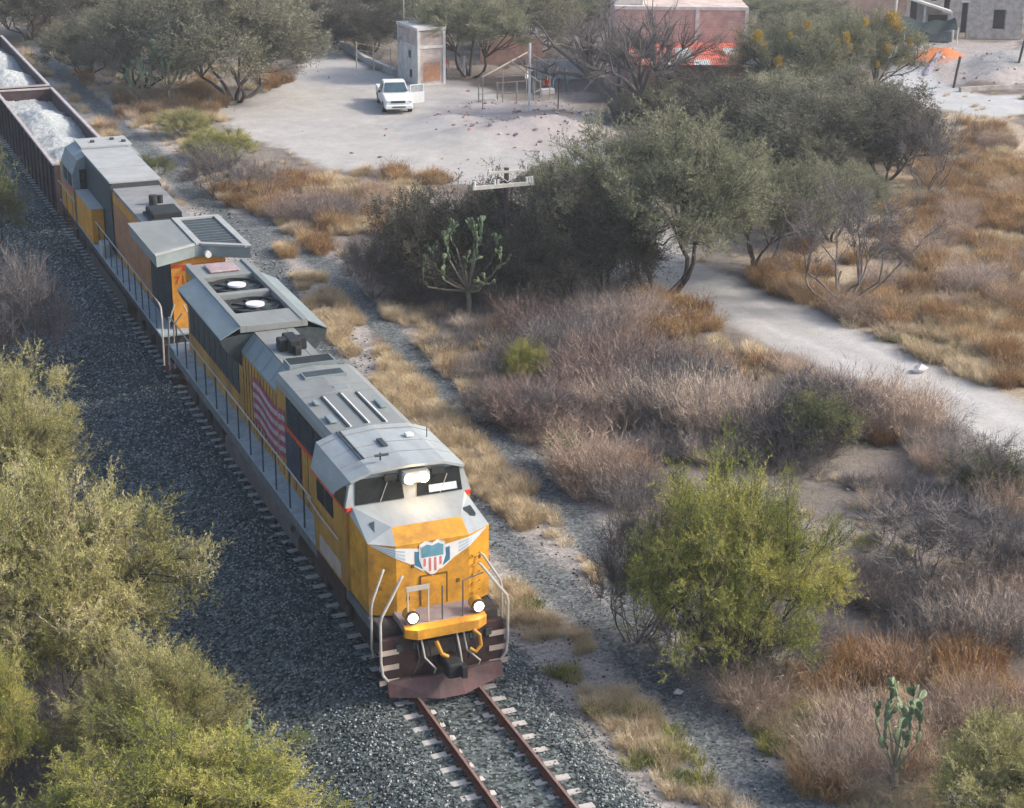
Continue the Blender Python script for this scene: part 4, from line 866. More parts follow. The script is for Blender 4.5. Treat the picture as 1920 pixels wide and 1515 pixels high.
for i in range(4):
    x = -.24+i*.13; lo = 2.95 - (.14 if i in (1,2) else 0); decal(mb, [(x,lo),(x+.055,lo),(x+.055,3.15),(x,3.15)], 2, .034)
mb.build('shield', [m_wht, mat('shield_blue', (.12,.28,.36), .5), mat('shield_red', (.55,.16,.16), .5)], emb)
for k in range(5):
    mb = MB(); z = 2.05+k*.24; mb.tube([(.98,.90,z),(.98,.82,z),(1.22,.92,z),(1.22,1.0,z)], .014, 5); mb.build('grab_iron', m_yel, L1)
for x in (-.62,-.45,-.2,.2,.48,.66):
    mb = MB(); mb.tube([(x,.14,1.5),(x+.02,-.05,1.3),(x+.04,-.10,1.0),(x+.06,.02,.82)], .018, 5); mb.build('brake_hose', m_blk, L1)
for x in (-1.1,-.7,.7,1.1):
    mb = MB(); mb.bevbox(x-.09,x+.09,.13,.18,1.25,1.45,.02); mb.build('hose_valve', m_rust if False else m_dkt, L1)
for x0, x1 in ((-.62,-.30),(.56,.88)):
    mb = MB(); mb.box(x0,x1,2.44,2.50,4.52,4.68); nb = mb.build('number_board', m_blk, L1)
for x, z in ((-1.25,2.5),(-.62,2.2),(.62,2.45),(.1,2.82),(-.5,3.0),(1.2,2.9)):
    mb = MB(); mb.bevbox(x-.04,x+.04,on_nose(x,z,.02)[1],on_nose(x,z,.0)[1]+.02,z-.05,z+.05,.008); mb.build('latch', mat('seam_dark', (.16,.085,.03), .7), L1)
# cab
mb = MB()
prof = [(-1.56,1.8),(-1.58,3.9),(-1.40,4.58),(-.9,4.76),(0,4.83),(.9,4.76),(1.40,4.58),(1.58,3.9),(1.56,1.8)]
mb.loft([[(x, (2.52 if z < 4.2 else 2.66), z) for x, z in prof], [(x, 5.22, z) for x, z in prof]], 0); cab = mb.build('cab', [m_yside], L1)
mb = MB(); pr = [(-1.583,3.955),(-1.405,4.58),(-.9,4.765),(0,4.835),(.9,4.765),(1.405,4.58),(1.583,3.955)]; mb.loft([[(x, (2.50 if z < 4.2 else 2.63), z) for x, z in pr], [(x, 5.0, z) for x, z in pr]]); mb.build('cab_upper', m_gcab, cab)
mb = MB(); pr = [(-1.585,3.93),(-1.43,4.6),(-.92,4.785),(0,4.855),(.92,4.785),(1.43,4.6),(1.585,3.93)]
mb.loft([[(x*1.012, 2.44+.12*abs(x)/1.6+(0 if z > 4.3 else .95), z+.0) for x, z in pr] + [(x*.985, 2.44+.12*abs(x)/1.6+(0 if z > 4.3 else .95), z-.06) for x, z in pr[::-1]],
         [(x*1.012, 5.28, z) for x, z in pr] + [(x*.985, 5.28, z-.06) for x, z in pr[::-1]]])
mb.build('cab_roof', m_gcab, L1)
for x0, x1 in ((-1.34,-.12),(.20,1.36)):
    mb = MB(); zb, zt = 4.0, 4.58; yb, yt = 2.485, 2.595
    mb.add([(x0,yb,zb),(x1,yb,zb),(x1-.05,yt,zt),(x0+.05,yt,zt),(x0,yb+.05,zb),(x1,yb+.05,zb),(x1-.05,yt+.05,zt),(x0+.05,yt+.05,zt)], [(0,1,2,3),(1,5,6,2),(0,3,7,4),(3,2,6,7),(0,4,5,1)])
    w_ = mb.build('windscreen', m_gls, cab); mb = MB(); mb.tube([((x0+x1)/2,yb-.02,zb+.02),((x0+x1)/2+.2,(yb+yt)/2-.02,zt-.12)], .012, 5); mb.build('wiper', m_rail_p, w_)
mb = MB(); mb.add([(.5,2.46,4.06),(1.22,2.46,4.06),(1.2,2.49,4.24),(.5,2.49,4.24)],[(0,1,2,3)]); mb.build('sun_blind', mat('blind_pale', (.52,.58,.60), .8), cab)
for sx in (-1,1):
    mb = MB(); mb.add([(sx*1.60,2.62,3.93),(sx*1.60,3.35,3.93),(sx*1.49,3.30,4.40),(sx*1.49,2.72,4.40)], [(0,1,2,3)]); mb.build('corner_window', m_gls, cab)
    for y0, y1 in ((3.5,4.15),(4.22,4.85)):
        mb = MB(); x = sx*1.582; mb.box(min(x,x+.01*sx), max(x,x+.01*sx), y0, y1, 3.28, 3.82); mb.build('side_window', m_gls, cab)
    mb = MB(); x = sx*1.592; mb.box(min(x,x+.006*sx), max(x,x+.006*sx), 2.5, 5.2, 3.86, 3.94); mb.build('red_stripe', m_red, cab)
    mb = MB(); mb.box(min(sx*1.40,sx*1.56), max(sx*1.40,sx*1.56), 2.46, 2.50, 3.86, 3.96); mb.build('red_stripe', m_red, cab)
    mb = MB(); mb.tube([(sx*1.66,2.9,3.0),(sx*1.66,4.4,3.0),(sx*1.62,5.6,3.02)], .02, 6); mb.build('grab_rail', m_rail_p, cab)
    mb = MB(); mb.bevbox(min(sx*1.1,sx*1.56), max(sx*1.1,sx*1.56), 2.75, 5.1, 1.83-.55, 2.35, .03); mb.build('battery_box', m_plt, L1)
    mb = MB(); x = sx*1.565; mb.box(min(x,x+.02*sx), max(x,x+.02*sx), 3.0, 4.75, 1.9, 2.33); mb.build('battery_door', m_cream, L1)
# roof items on cab
mb = MB(); mb.bevbox(-.22,.48,2.30,2.75,4.40,4.70,.05); hl = mb.build('headlight_housing', m_gry, L1)
m_lamp = mat('lit_lamp', (1,.9,.75), .3, var=0, emit=(1,.87,.68), es=9)
for x in (-.05,.31):
    mb = MB(); mb.cyl((x,2.29,4.55), 'y', .125, .05, 20); mb.build('lamp', m_lamp, hl)
for x in (-.80,.82):
    mb = MB(); mb.cyl((x,.22,2.10), 'y', .16, .26, 20); mb.cyl((x,.075,2.10), 'y', .165, .05, 20, 1); d_ = mb.build('ditch_light', [m_yel, m_blk], L1); mb = MB(); mb.cyl((x,.045,2.10), 'y', .115, .03, 20); mb.build('lamp', m_lamp, d_)
def glow(loc, en, name='lamp_light'):
    l = bpy.data.lights.new(name, 'POINT'); l.energy = en; l.color = (1,.62,.30); l.shadow_soft_size = .12; o = bpy.data.objects.new(name, l); link(o); o.parent = L1; o.location = loc
glow((.13,2.08,4.55), 12); glow((-.8,-.2,2.14), 4); glow((.82,-.2,2.14), 4)
mb = MB(); mb.box(-.94,-.90,3.3,5.25,4.79,4.815); mb.box(-.86,-.83,3.3,5.25,4.80,4.825); mb.build('roof_rib', m_dkt, L1)
mb = MB(); mb.bevbox(-.22,-.08,3.75,4.25,4.85,4.90,.01); mb.build('roof_vent', m_dkt, L1)
mb = MB(); mb.tube([(-1.42,4.95,4.61),(-.92,4.95,4.79),(0,4.95,4.86),(.92,4.95,4.79),(1.42,4.95,4.61)], .022, 6); mb.build('roof_rib', mat('mid_grey', (.22,.22,.215), .7), L1)
mb = MB(); mb.bevbox(.55,.75,4.2,4.4,4.82,4.9,.02); mb.build('aerial_base', m_wht, L1)
for y0 in (3.35,4.05):
    mb = MB(); mb.tube([(-1.40,y0,4.615),(-.92,y0,4.79),(0,y0,4.86),(.92,y0,4.79),(1.40,y0,4.615)], .010, 5); mb.build('roof_seam', mat('mid_grey', (.22,.22,.215), .7), L1)
mb = MB(); mb.tube([(-.55,2.95,4.86),(-.55,2.95,5.05)], .02, 6); mb.tube([(-.72,2.85,5.03),(-.38,2.85,5.03)], .035, 8); mb.build('horn', m_dkt, L1)
mb = MB(); mb.tube([(1.12,4.3,4.72),(1.12,4.3,5.0)], .012, 5); mb.build('aerial', m_blk, L1)
# equipment hood behind cab
prof = [(-1.06,1.8),(-1.06,4.52),(-.98,4.68),(0,4.76),(.98,4.68),(1.06,4.52),(1.06,1.8)]
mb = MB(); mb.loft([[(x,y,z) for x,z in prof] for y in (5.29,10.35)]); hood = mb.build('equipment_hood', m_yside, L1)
mb = MB(); pr = [(-1.085,4.40),(-1.06,4.56),(-.98,4.70),(0,4.785),(1.0,4.70),(1.2,4.6),(1.2,4.4)]
mb.loft([[(x,y,z) for x,z in pr]+[(x*.97,y,z-.04) for x,z in pr[::-1]] for y in (5.32,10.4)]); mb.build('hood_top', m_gry, hood)
for sx in (-1,1):
    mb = MB(); x = sx*1.062; mb.box(min(x,x+.03*sx), max(x,x+.03*sx), 5.4, 9.3, 3.55, 4.38); g = mb.build('intake_grille', m_blk, hood)
    for y0 in (5.45,6.75,8.05):
        mb = MB(); x2 = sx*1.10
        for k in range(9): mb.box(min(x2,x2+.015*sx), max(x2,x2+.015*sx), y0, y0+1.15, 3.6+k*.085, 3.63+k*.085)
        mb.build('louvre', m_dkt, g)
    mb = MB(); x = sx*1.066; mb.box(min(x,x+.006*sx), max(x,x+.006*sx), 5.35, 10.3, 3.40, 3.50); mb.build('red_stripe', m_red, hood)
for x in (-.48,0,.47):
    mb = MB(); z = 4.785-.075*abs(x); mb.box(x-.028, x+.028, 5.6, 7.95, z-.01, z+.035); mb.box(x+.03, x+.085, 5.6, 7.95, z-.01, z+.012, 1); mb.build('roof_rib', [m_dkt, m_wht], hood)
for (x0,x1,y0,y1,zt,m_) in ((-.58,.66,10.5,11.05,4.86,m_blk),(-.45,.62,9.45,9.85,4.83,m_dkt)):
    mb = MB(); mb.box(x0-.05,x1+.05,y0-.05,y1+.05,4.55,zt-.02); s_ = mb.build('silencer_slot', m_gry2, L1); mb = MB(); mb.box(x0,x1,y0,y1,zt-.02,zt-.01); mb.build('slot_opening', m_, s_)
for y0 in (5.5,8.15,8.75):
    mb = MB(); mb.tube([(-.98,y0,4.705),(0,y0,4.788),(1.0,y0,4.705)], .012, 5); mb.build('roof_seam', mat('mid_grey', (.22,.22,.215), .7), hood)
for (x,y,a,b) in ((-.75,6.0,.2,.5),(.78,6.6,.16,.6),(-.76,7.4,.14,.3),(.2,8.4,.4,.2)):
    mb = MB(); mb.bevbox(x-a/2,x+a/2,y,y+b,4.74,4.80,.015); mb.build('roof_hatch', m_gry2, hood)
# engine hood
prof = [(-1.0,1.8),(-1.0,4.12),(-.62,4.60),(.62,4.60),(1.0,4.12),(1.0,1.8)]
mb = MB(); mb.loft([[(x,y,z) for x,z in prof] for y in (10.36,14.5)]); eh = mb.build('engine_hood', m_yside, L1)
for sx in (-1,1):
    mb = MB(); a = [(sx*.622,4.605),(sx*1.015,4.11)]; mb.add([(a[0][0],10.42,a[0][1]+.01),(a[0][0],14.45,a[0][1]+.01),(a[1][0],14.45,a[1][1]+.01),(a[1][0],10.42,a[1][1]+.01),(a[0][0],10.42,a[0][1]-.02),(a[0][0],14.45,a[0][1]-.02),(a[1][0],14.45,a[1][1]-.05),(a[1][0],10.42,a[1][1]-.05)],[(0,1,2,3),(0,3,7,4),(1,5,6,2),(3,2,6,7)]); mb.build('hood_shoulder', m_gry2, eh)
mb = MB(); mb.box(-.60,.32,10.42,14.45,4.605,4.64); mb.box(.34,.60,10.42,14.45,4.605,4.64); mb.build('hood_top', m_gry, eh)
mb = MB(); mb.box(-.42,.40,12.25,12.60,4.64,5.0); mb.box(-.18,.17,12.0,12.85,4.641,5.02); mb.box(-.1,.1,11.75,12.0,4.64,4.9); mb.build('exhaust_stack', m_blk, eh, bevel=.03)
for sx in (-1,1):
    for i in range(11):
        mb = MB(); y = 10.72+i*.33; x = sx*1.004
        for z in (2.2,3.3): mb.box(min(x,x+.02*sx), max(x,x+.02*sx), y+.18, y+.22, z, z+.10)
        mb.build('latch', m_dkt, eh)
    for i in range(8):
        mb = MB(); y = 5.6+i*.6; x = sx*1.062; mb.box(min(x,x+.012*sx), max(x,x+.012*sx), y, y+.02, 1.9, 3.38); mb.build('door_seam', mat('seam_dark', (.16,.085,.03), .7), hood)
for i in range(12):
    for sx in (-1,1): mb = MB(); y = 10.6+i*.33; x = sx*1.002; mb.box(min(x,x+.012*sx), max(x,x+.012*sx), y, y+.02, 1.9, 4.0); mb.build('door_seam', mat('seam_dark', (.16,.085,.03), .7), eh)
# painted waving flag on the left and right of the hood
for sx in (-1,1):
    mb = MB(); n_ = 16; x = sx*1.022; x9 = sx*1.085
    for k in range(9):
        for i in range(n_):
            t0, t1 = i/n_, (i+1)/n_
            def pt(t, kk): y = 13.1 - t*3.6; return (x if y > 10.36 else x9, y, 2.25 + kk*.155 + .10*math.sin(t*7.0+.6) + t*.15)
            if True: mb.add([pt(t0,k),pt(t1,k),pt(t1,k+1),pt(t0,k+1)], [(0,1,2,3)], k % 2)
    for i in range(5):
        y0 = 9.45 - i*.28; mb.box(min(x9,x9+.004*sx), max(x9,x9+.004*sx), y0-.27, y0, 2.3, 3.36, 2)
    mb.build('painted_flag', [mat('flag_red', (.30,.06,.085), .6, var=.4, scale=3), mat('flag_white', (.40,.33,.34), .6, var=.4, scale=3), mat('flag_blue', (.045,.055,.075), .6, var=.2, scale=3)], eh)
for i in range(5):
    mb = MB(); y = 10.9+i*.82; mb.box(-.60,.60,y,y+.012,4.6405,4.648); mb.build('roof_seam', mat('mid_grey', (.22,.22,.215), .7), eh)
for sx in (-1,1):
    for i in range(4):
        mb = MB(); y = 11.2+i*.9; mb.add([(sx*.64,y,4.60),(sx*.64,y+.02,4.60),(sx*1.01,y+.02,4.135),(sx*1.01,y,4.135)],[(0,1,2,3)]); sm_ = mb.build('shoulder_seam', m_dkt, eh); sm_.location = (sx*.008,0,.008)
# radiator section with flared shoulders and fans
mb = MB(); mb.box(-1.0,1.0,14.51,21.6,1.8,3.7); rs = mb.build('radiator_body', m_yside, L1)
prof = [(-1.0,3.6),(-1.52,4.2),(-1.62,4.42),(-1.62,4.50),(-1.05,4.60),(1.05,4.60),(1.62,4.50),(1.62,4.42),(1.52,4.2),(1.0,3.6)]
mb = MB(); mb.loft([[(x,y,z) for x,z in prof] for y in (14.35,19.9)]); mb.build('radiator_flare', m_dkt, rs)  # flare coloured dark all over, painting in the shadow on its front face
for sx in (-1,1):
    mb = MB(); P_ = [(sx*1.64,4.50),(sx*1.03,4.81)]
    mb.add([(P_[0][0],14.3,P_[0][1]),(P_[0][0],19.95,P_[0][1]),(P_[1][0],19.95,P_[1][1]),(P_[1][0],14.3,P_[1][1]),(P_[0][0],14.3,P_[0][1]+.035),(P_[0][0],19.95,P_[0][1]+.035),(P_[1][0],19.95,P_[1][1]+.035),(P_[1][0],14.3,P_[1][1]+.035)], [(4,5,6,7),(0,4,7,3),(1,2,6,5),(0,1,5,4)])
    mb.build('radiator_shoulder', m_gry2, rs)
    mb = MB(); x = sx*1.003
    for i in range(9): mb.box(min(x,x+.02*sx), max(x,x+.02*sx), 14.8+i*.73, 15.4+i*.73, 2.6, 3.55)
    mb.build('radiator_louvre', m_dkt, rs)
zt = 4.86; mb = MB()
mb.box(-1.03,-.84,14.3,21.5,4.66,zt+.03); mb.box(.84,1.03,14.3,21.5,4.66,zt+.03); mb.box(-.84,.84,14.3,15.62,4.66,zt); mb.box(-.84,.84,17.72,18.0,4.66,zt-.02); mb.box(-.84,.84,19.85,21.5,4.66,zt-.03); mb.build('radiator_rim', m_gry, rs, bevel=.01)
mb = MB(); mb.box(-.84,.84,15.62,19.85,4.62,4.655); mb.build('fan_well', m_dkt, rs)
for yc in (16.7,18.95):
    mb = MB(); nn = 28; R0 = .80
    mb.loft([[(R_*math.cos(a*math.tau/nn)+.02, yc+R_*math.sin(a*math.tau/nn), z) for a in range(nn)] for R_, z in ((R0,4.66),(R0,4.77),(R0-.06,4.77),(R0-.06,4.66))], caps=False); fan = mb.build('fan_ring', m_blk, rs)
    mb = MB()
    for k in range(8):
        a = k*math.tau/8; c, s = math.cos(a), math.sin(a); mb.add([(.02+c*.2-s*.05,yc+s*.2+c*.05,4.72),(.02+c*.2+s*.05,yc+s*.2-c*.05,4.67),(.02+c*.72+s*.14,yc+s*.72-c*.14,4.665),(.02+c*.72-s*.10,yc+s*.72+c*.10,4.72)], [(0,1,2,3)])
    mb.build('fan_blade', m_dkt, fan)
    mb = MB(); mb.cyl((.06,yc,4.76), 'z', .29, .06, 26); mb.build('fan_hub', mat('hub_pale', (.62,.62,.66), .5, var=.05), fan)
mb = MB(); mb.box(-1.0,1.0,19.92,21.6,3.7,4.6); mb.build('rear_hood', m_yel, L1)
mb = MB(); mb.bevbox(-.5,.5,20.2,21.1,4.84,4.92,.03); mb.build('sand_hatch', mat('hatch_rose', (.36,.27,.27), .7, var=.3, scale=4), L1)
for sx in (-1,1):
    handrail(L1, sx*1.5, 5.7, 21.9, 1.83, 2.92, 12)
    mb = MB(); mb.tube([(sx*1.5,21.9,2.92),(sx*1.5,22.35,2.85),(sx*1.5,22.5,2.4),(sx*1.52,22.5,.9)], .03, 7); mb.tube([(sx*1.0,22.5,2.9),(sx*1.3,22.55,2.5),(sx*1.35,22.55,.9)], .03, 7); mb.build('step_handrail', m_rail_p, L1)
    for z in (.6,.98,1.36):
        mb = MB(); mb.box(min(sx*1.1,sx*1.55), max(sx*1.1,sx*1.55), 21.9, 22.35, z, z+.035); mb.build('step', m_plt, L1)
    mb = MB(); mb.tube([(sx*1.36,7.8,1.18),(sx*1.36,15,1.18)], .13, 10); mb.build('air_tank', m_tank, L1)
mb = MB(); mb.prism([(-1.42,1.05),(-1.3,1.25),(1.3,1.25),(1.42,1.05),(1.42,.7),(1.1,.42),(-1.1,.42),(-1.42,.7)], 'y', 7.4, 15.3); mb.build('fuel_tank', m_tank, L1, bevel=.03)
bogie(L1, 4.1); bogie(L1, 18.7)
mb = MB(); mb.box(-.16,.16,22.6,23.0,.78,1.05); mb.build('coupler', m_blk, L1)

# second locomotive, running backwards
L2 = empty('locomotive', (.03,23.3,0), 0, 'second yellow and grey diesel locomotive with a wide flat radiator roof, behind the leading one', 'locomotive', 'diesel locomotives hauling the train')
m_yel2 = mat('old_yellow', (.60,.27,.03), .6, var=.2, scale=2, dirt=(.20,.11,.06), dirt_amt=.7)
m_gry3 = mat('roof_grey_dirty', (.23,.235,.23), .7, var=.22, scale=1.5, dirt=(.17,.14,.135), dirt_amt=.7)
m_gry4 = mat('roof_pale', (.36,.37,.355), .7, var=.14, scale=1.5, dirt=(.28,.26,.24), dirt_amt=.5)
mb = MB(); mb.box(-1.46,1.46,.4,22.1,1.42,1.76); mb.build('underframe', m_und, L2)
mb = MB(); mb.box(-1.54,-.98,.3,21.8,1.765,1.83); mb.box(.98,1.54,.3,21.8,1.765,1.83); mb.box(-.98,.98,.3,.85,1.766,1.829); mb.build('walkway', m_deck, L2)
mb = MB(); mb.box(-.95,.95,.85,11.5,1.8,4.35); b2 = mb.build('engine_hood', m_yel2, L2)
mb = MB(); mb.box(-.97,-.951,.9,4.4,1.85,4.3); mb.box(.951,.97,.9,4.4,1.85,4.3); mb.build('intake_grille', m_blk, b2)
for y0 in (1.0,2.15,3.3):
    mb = MB()
    for k in range(16): mb.box(-.985,-.971,y0,y0+1.0,1.95+k*.145,2.0+k*.145)
    mb.build('louvre', m_dkt, b2)
mb = MB(); mb.box(-.96,-.951,4.6,11.4,2.0,4.0); mb.build('hood_door', mat('door_brown', (.34,.16,.075), .7, var=.3, scale=2), b2)
mb = MB(); mb.box(-.95,.95,.84,.849,4.02,4.12); mb.box(-.55,-.2,.83,.839,3.9,4.0,1); mb.build('red_stripe', [m_red, m_red], b2)
def digits(txt, loc, size, parent, m, rot):
    cu = bpy.data.curves.new('number', 'FONT'); cu.body = txt; cu.size = size; cu.extrude = .004; t = bpy.data.objects.new('number', cu); link(t)
    bpy.context.view_layer.update(); me = bpy.data.meshes.new_from_object(t); bpy.data.objects.remove(t); me.materials.append(m) if not me.materials else None
    o = bpy.data.objects.new('number', me); link(o); o.parent = parent; o.location = loc; o.rotation_euler = rot; return o
digits('7129', (-.86,.835,3.45), .42, b2, m_red, (math.pi/2,0,0))
# radiator wings: chevron front edge
top = [(-1.62,-.1),(-.12,.75),(.12,.75),(1.62,-.1),(1.62,4.55),(-1.62,4.55)]
mb = MB(); mb.loft([[(x,y,4.38) for x,y in top],[(x,y,4.76) for x,y in top]]); rw = mb.build('radiator_roof', m_gry2, L2)
mb = MB(); P_ = [(-1.66,-.16),(-.1,.72),(-.1,4.6),(-1.66,4.6)]; mb.loft([[(x,y,4.765) for x,y in P_],[(x,y,4.80) for x,y in P_]]); mb.build('roof_panel', m_gry, rw)
mb = MB(); P_ = [(.2,.95),(1.42,.28),(1.42,4.35),(.2,4.35)]; mb.loft([[(x,y,4.765) for x,y in P_],[(x,y,4.78) for x,y in P_]]); mb.build('radiator_mesh', m_dkt, rw)
mb = MB()
for i in range(9): mb.box(.22,1.4,1.0+i*.37,1.03+i*.37,4.781,4.80)
mb.build('mesh_bar', mat('bar_grey', (.12,.15,.16), .6), rw)
mb = MB(); mb.box(-.06,.16,.8,4.6,4.77,4.85); mb.box(1.44,1.66,-.1,4.6,4.77,4.84); mb.box(.16,1.44,4.38,4.6,4.77,4.84); mb.loft([[(.1,.72,4.77),(1.66,-.18,4.77),(1.66,.08,4.77),(.1,.96,4.77)],[(.1,.72,4.845),(1.66,-.18,4.845),(1.66,.08,4.845),(.1,.96,4.845)]]); mb.loft([[(-.1,.72,4.8),(-1.66,-.16,4.8),(-1.66,.05,4.8),(-.1,.94,4.8)],[(-.1,.72,4.83),(-1.66,-.16,4.83),(-1.66,.05,4.83),(-.1,.94,4.83)]]); mb.build('roof_rim', m_gry4, rw)
mb = MB(); mb.cyl((.28,.52,4.5), 'y', .11, .2, 16); mb.build('headlight', m_wht, rw)
mb = MB(); mb.box(-.93,.93,4.6,11.45,4.352,4.5); mb.build('hood_top', m_gry3, b2)
mb = MB(); mb.box(-.55,.55,5.6,6.9,4.5,4.82); mb.box(-.65,.6,5.5,7.0,4.5,4.6); mb.build('silencer', m_blk, b2, bevel=.04)
mb = MB(); mb.cyl((.02,8.25,4.68), 'z', .16, .38, 12); mb.cyl((.32,8.45,4.64), 'z', .12, .3, 12); mb.build('exhaust_stack', m_blk, b2)
mb = MB(); mb.prism([(-1.0,1.8),(-1.02,4.5),(-.92,4.68),(.92,4.68),(1.02,4.5),(1.0,1.8)], 'y', 11.51, 18.4); ih = mb.build('equipment_hood', m_dkt, L2)
mb = MB(); mb.box(-1.03,1.03,11.5,14.1,4.685,4.75); mb.box(-1.03,1.03,14.16,18.0,4.685,4.75); mb.build('hood_top', m_gry4, ih)
mb = MB(); mb.bevbox(-1.55,-1.03,13.3,16.95,1.83,3.25,.03); eb = mb.build('equipment_box', m_yel2, L2); mb = MB(); mb.box(-1.57,-1.03,13.28,16.97,3.255,3.30); mb.build('box_lid', m_gry4, eb)
mb = MB(); mb.bevbox(-1.55,-1.2,11.1,11.9,1.83,2.35,.03); mb.build('sand_box', m_gry4, L2)
prof = [(-1.57,1.8),(-1.59,3.9),(-1.36,4.5),(-.9,4.72),(.9,4.72),(1.36,4.5),(1.59,3.9),(1.57,1.8)]
mb = MB(); mb.loft([[(x,y,z) for x,z in prof] for y in (17.2,20.2)]); cb = mb.build('cab', m_gry2, L2)
mb = MB(); mb.box(-1.602,-1.592,17.2,20.2,1.85,2.95); mb.build('side_panel', m_yel2, cb)
mb = MB(); mb.box(-1.60,-1.592,17.15,18.1,3.05,3.25); mb.box(-1.60,-1.592,18.6,19.2,3.05,3.25); mb.build('red_stripe', m_red, cb)
for y0 in (17.5,18.7):
    mb = MB(); mb.box(-1.605,-1.594,y0,y0+.9,3.3,3.85); mb.build('side_window', m_gls, cb)
mb = MB(); mb.box(-1.3,-.98,17.16,17.195,3.2,4.1); mb.build('rear_window', m_gls, cb)
mb = MB(); mb.box(-.95,1.25,18.45,20.3,4.725,4.79); mb.build('cab_roof', m_gry4, cb)
for x, y in ((-.4,19.2),(.5,19.5),(.9,18.9)):
    mb = MB(); mb.bevbox(x,x+.18,y,y+.2,4.79,4.88,.02); mb.build('roof_fitting', m_dkt, cb)
mb = MB(); mb.box(-1.45,1.45,20.2,21.6,1.8,3.6); mb.build('nose', m_yel2, L2)
for sx in (-1,1):
    handrail(L2, sx*1.5, .6, 12.6, 1.83, 2.92, 10)
    handrail(L2, sx*1.6, 17.0, 21.5, 1.83, 2.75, 3)
    mb = MB(); mb.tube([(sx*1.5,.6,2.92),(sx*1.5,.3,2.85),(sx*1.52,.12,2.5),(sx*1.54,.12,.8)], .034, 7); mb.tube([(sx*1.05,.14,2.95),(sx*1.3,.1,2.3),(sx*1.36,.1,.8)], .03, 7); mb.build('step_handrail', m_rail_p, L2)
    for z in (.6,.98,1.36):
        mb = MB(); mb.box(min(sx*1.1,sx*1.55), max(sx*1.1,sx*1.55), .2, .6, z, z+.035); mb.build('step', m_plt, L2)
mb = MB(); mb.tube([(-.3,.1,1.85),(-.75,.12,2.9),(-.4,.12,2.95)], .03, 7); mb.tube([(.3,.1,1.85),(.75,.12,2.9),(.4,.12,2.95)], .03, 7); mb.build('end_handrail', m_cream, L2)
mb = MB(); mb.prism([(-1.45,1.2),(1.45,1.2),(1.45,.7),(1.2,.4),(-1.2,.4),(-1.45,.7)], 'y', 7.0, 15.0); mb.build('fuel_tank', m_und, L2)
bogie(L2, 3.9); bogie(L2, 18.1)
mb = MB(); mb.prism([(-1.45,1.5),(1.45,1.5),(1.45,.45),(-1.45,.45)], 'y', .2, .35); mb.build('pilot', m_plt, L2); mb = MB(); mb.box(-.16,.16,-.3,.3,.78,1.05); mb.build('coupler', m_blk, L2)

# gondola wagons loaded with pale crushed stone
m_gw = mat('wagon_side', (.035,.03,.035), .85, var=.4, scale=2, dirt=(.10,.05,.05), dirt_amt=.4)
m_gi = mat('wagon_inside', (.06,.036,.04), .85, var=.3, scale=2, dirt=(.08,.08,.09), dirt_amt=.5)
m_gr = mat('wagon_rim', (.42,.38,.37), .7, var=.2, scale=3, dirt=(.25,.15,.12), dirt_amt=.5)
m_load = mat('crushed_stone', (.42,.44,.43), .95, var=.45, scale=11, bump=1.0, dirt=(.26,.29,.30), dirt_amt=.9)
def wagon(y0, Ln, lab, peaks, seed):
    e = empty('gondola_wagon', (0,y0,0), 0, lab, 'railway wagon', 'gondola wagons loaded with pale crushed stone')
    zt = 3.12
    mb = MB()
    for sx in (-1,1):
        mb.box(min(sx*1.5,sx*1.44), max(sx*1.5,sx*1.44), 0, Ln, 1.0, zt)
    mb.box(-1.44,1.44,0,.06,1.0,zt); mb.box(-1.44,1.44,Ln-.06,Ln,1.0,zt); mb.box(-1.44,1.44,.06,Ln-.06,1.0,1.1); mb.build('body', m_gi, e)
    mb = MB()
    for sx in (-1,1):
        mb.box(min(sx*1.505,sx*1.535), max(sx*1.505,sx*1.535), .05, Ln-.05, .95, zt-.05)
        for i in range(int(Ln/1.3)): y = .5+i*1.3; mb.box(min(sx*1.54,sx*1.62), max(sx*1.54,sx*1.62), y, y+.12, 1.0, zt-.06)
    mb.build('side_sheet', m_gw, e)
    mb = MB()
    for sx in (-1,1): mb.box(min(sx*1.42,sx*1.58), max(sx*1.42,sx*1.58), -.04, Ln+.04, zt, zt+.09)
    mb.box(-1.42,1.42,-.05,.1,zt,zt+.085); mb.box(-1.42,1.42,Ln-.1,Ln+.05,zt,zt+.085); mb.build('top_rim', m_gr, e)
    nx_, ny_ = 26, 120; gx = np.linspace(-1.43,1.43,nx_); gy = np.linspace(.07,Ln-.07,ny_); A, B_ = np.meshgrid(gx, gy, indexing='ij')
    z = np.full(A.shape, 2.6) - .22*sstep(.2, 1.4, A)
    for (yc, hh_, ry_) in peaks: z = np.maximum(z, 2.15 + hh_*np.clip(1-np.hypot((A+.25)/3.0, (B_-yc)/ry_)*(.85+.3*fbm(A+seed, B_, 1.1, 3)), 0, 1))
    z += .16*(fbm(A+seed, B_, .9, 5)-.5) + .10*(rng.random(A.shape)-.5)
    I_ = np.arange(nx_*ny_).reshape(nx_,ny_); Fq = np.stack([I_[:-1,:-1],I_[1:,:-1],I_[1:,1:],I_[:-1,1:]],-1).reshape(-1,4)
    o = np_mesh('stone_load', np.stack([A,B_,z],-1).reshape(-1,3), Fq, m_load, parent=None); o.location = (0,y0,0); tag(o, 'heap of pale crushed stone in the '+lab.split(' with ')[0], 'stone load', kind='stuff')
    for yc in (2.0, Ln-2.0):
        mb = MB()
        for d in (-.9,.9): wheelset(mb, yc+d, .42)
        mb.box(-1.15,-1.0,yc-1.2,yc+1.2,.5,.85); mb.box(1.0,1.15,yc-1.2,yc+1.2,.5,.85); mb.build('bogie', m_und, e)
    mb = MB(); mb.box(-.15,.15,-.5,0,.8,1.05); mb.box(-.15,.15,Ln,Ln+.5,.8,1.05); mb.build('coupler', m_blk, e)
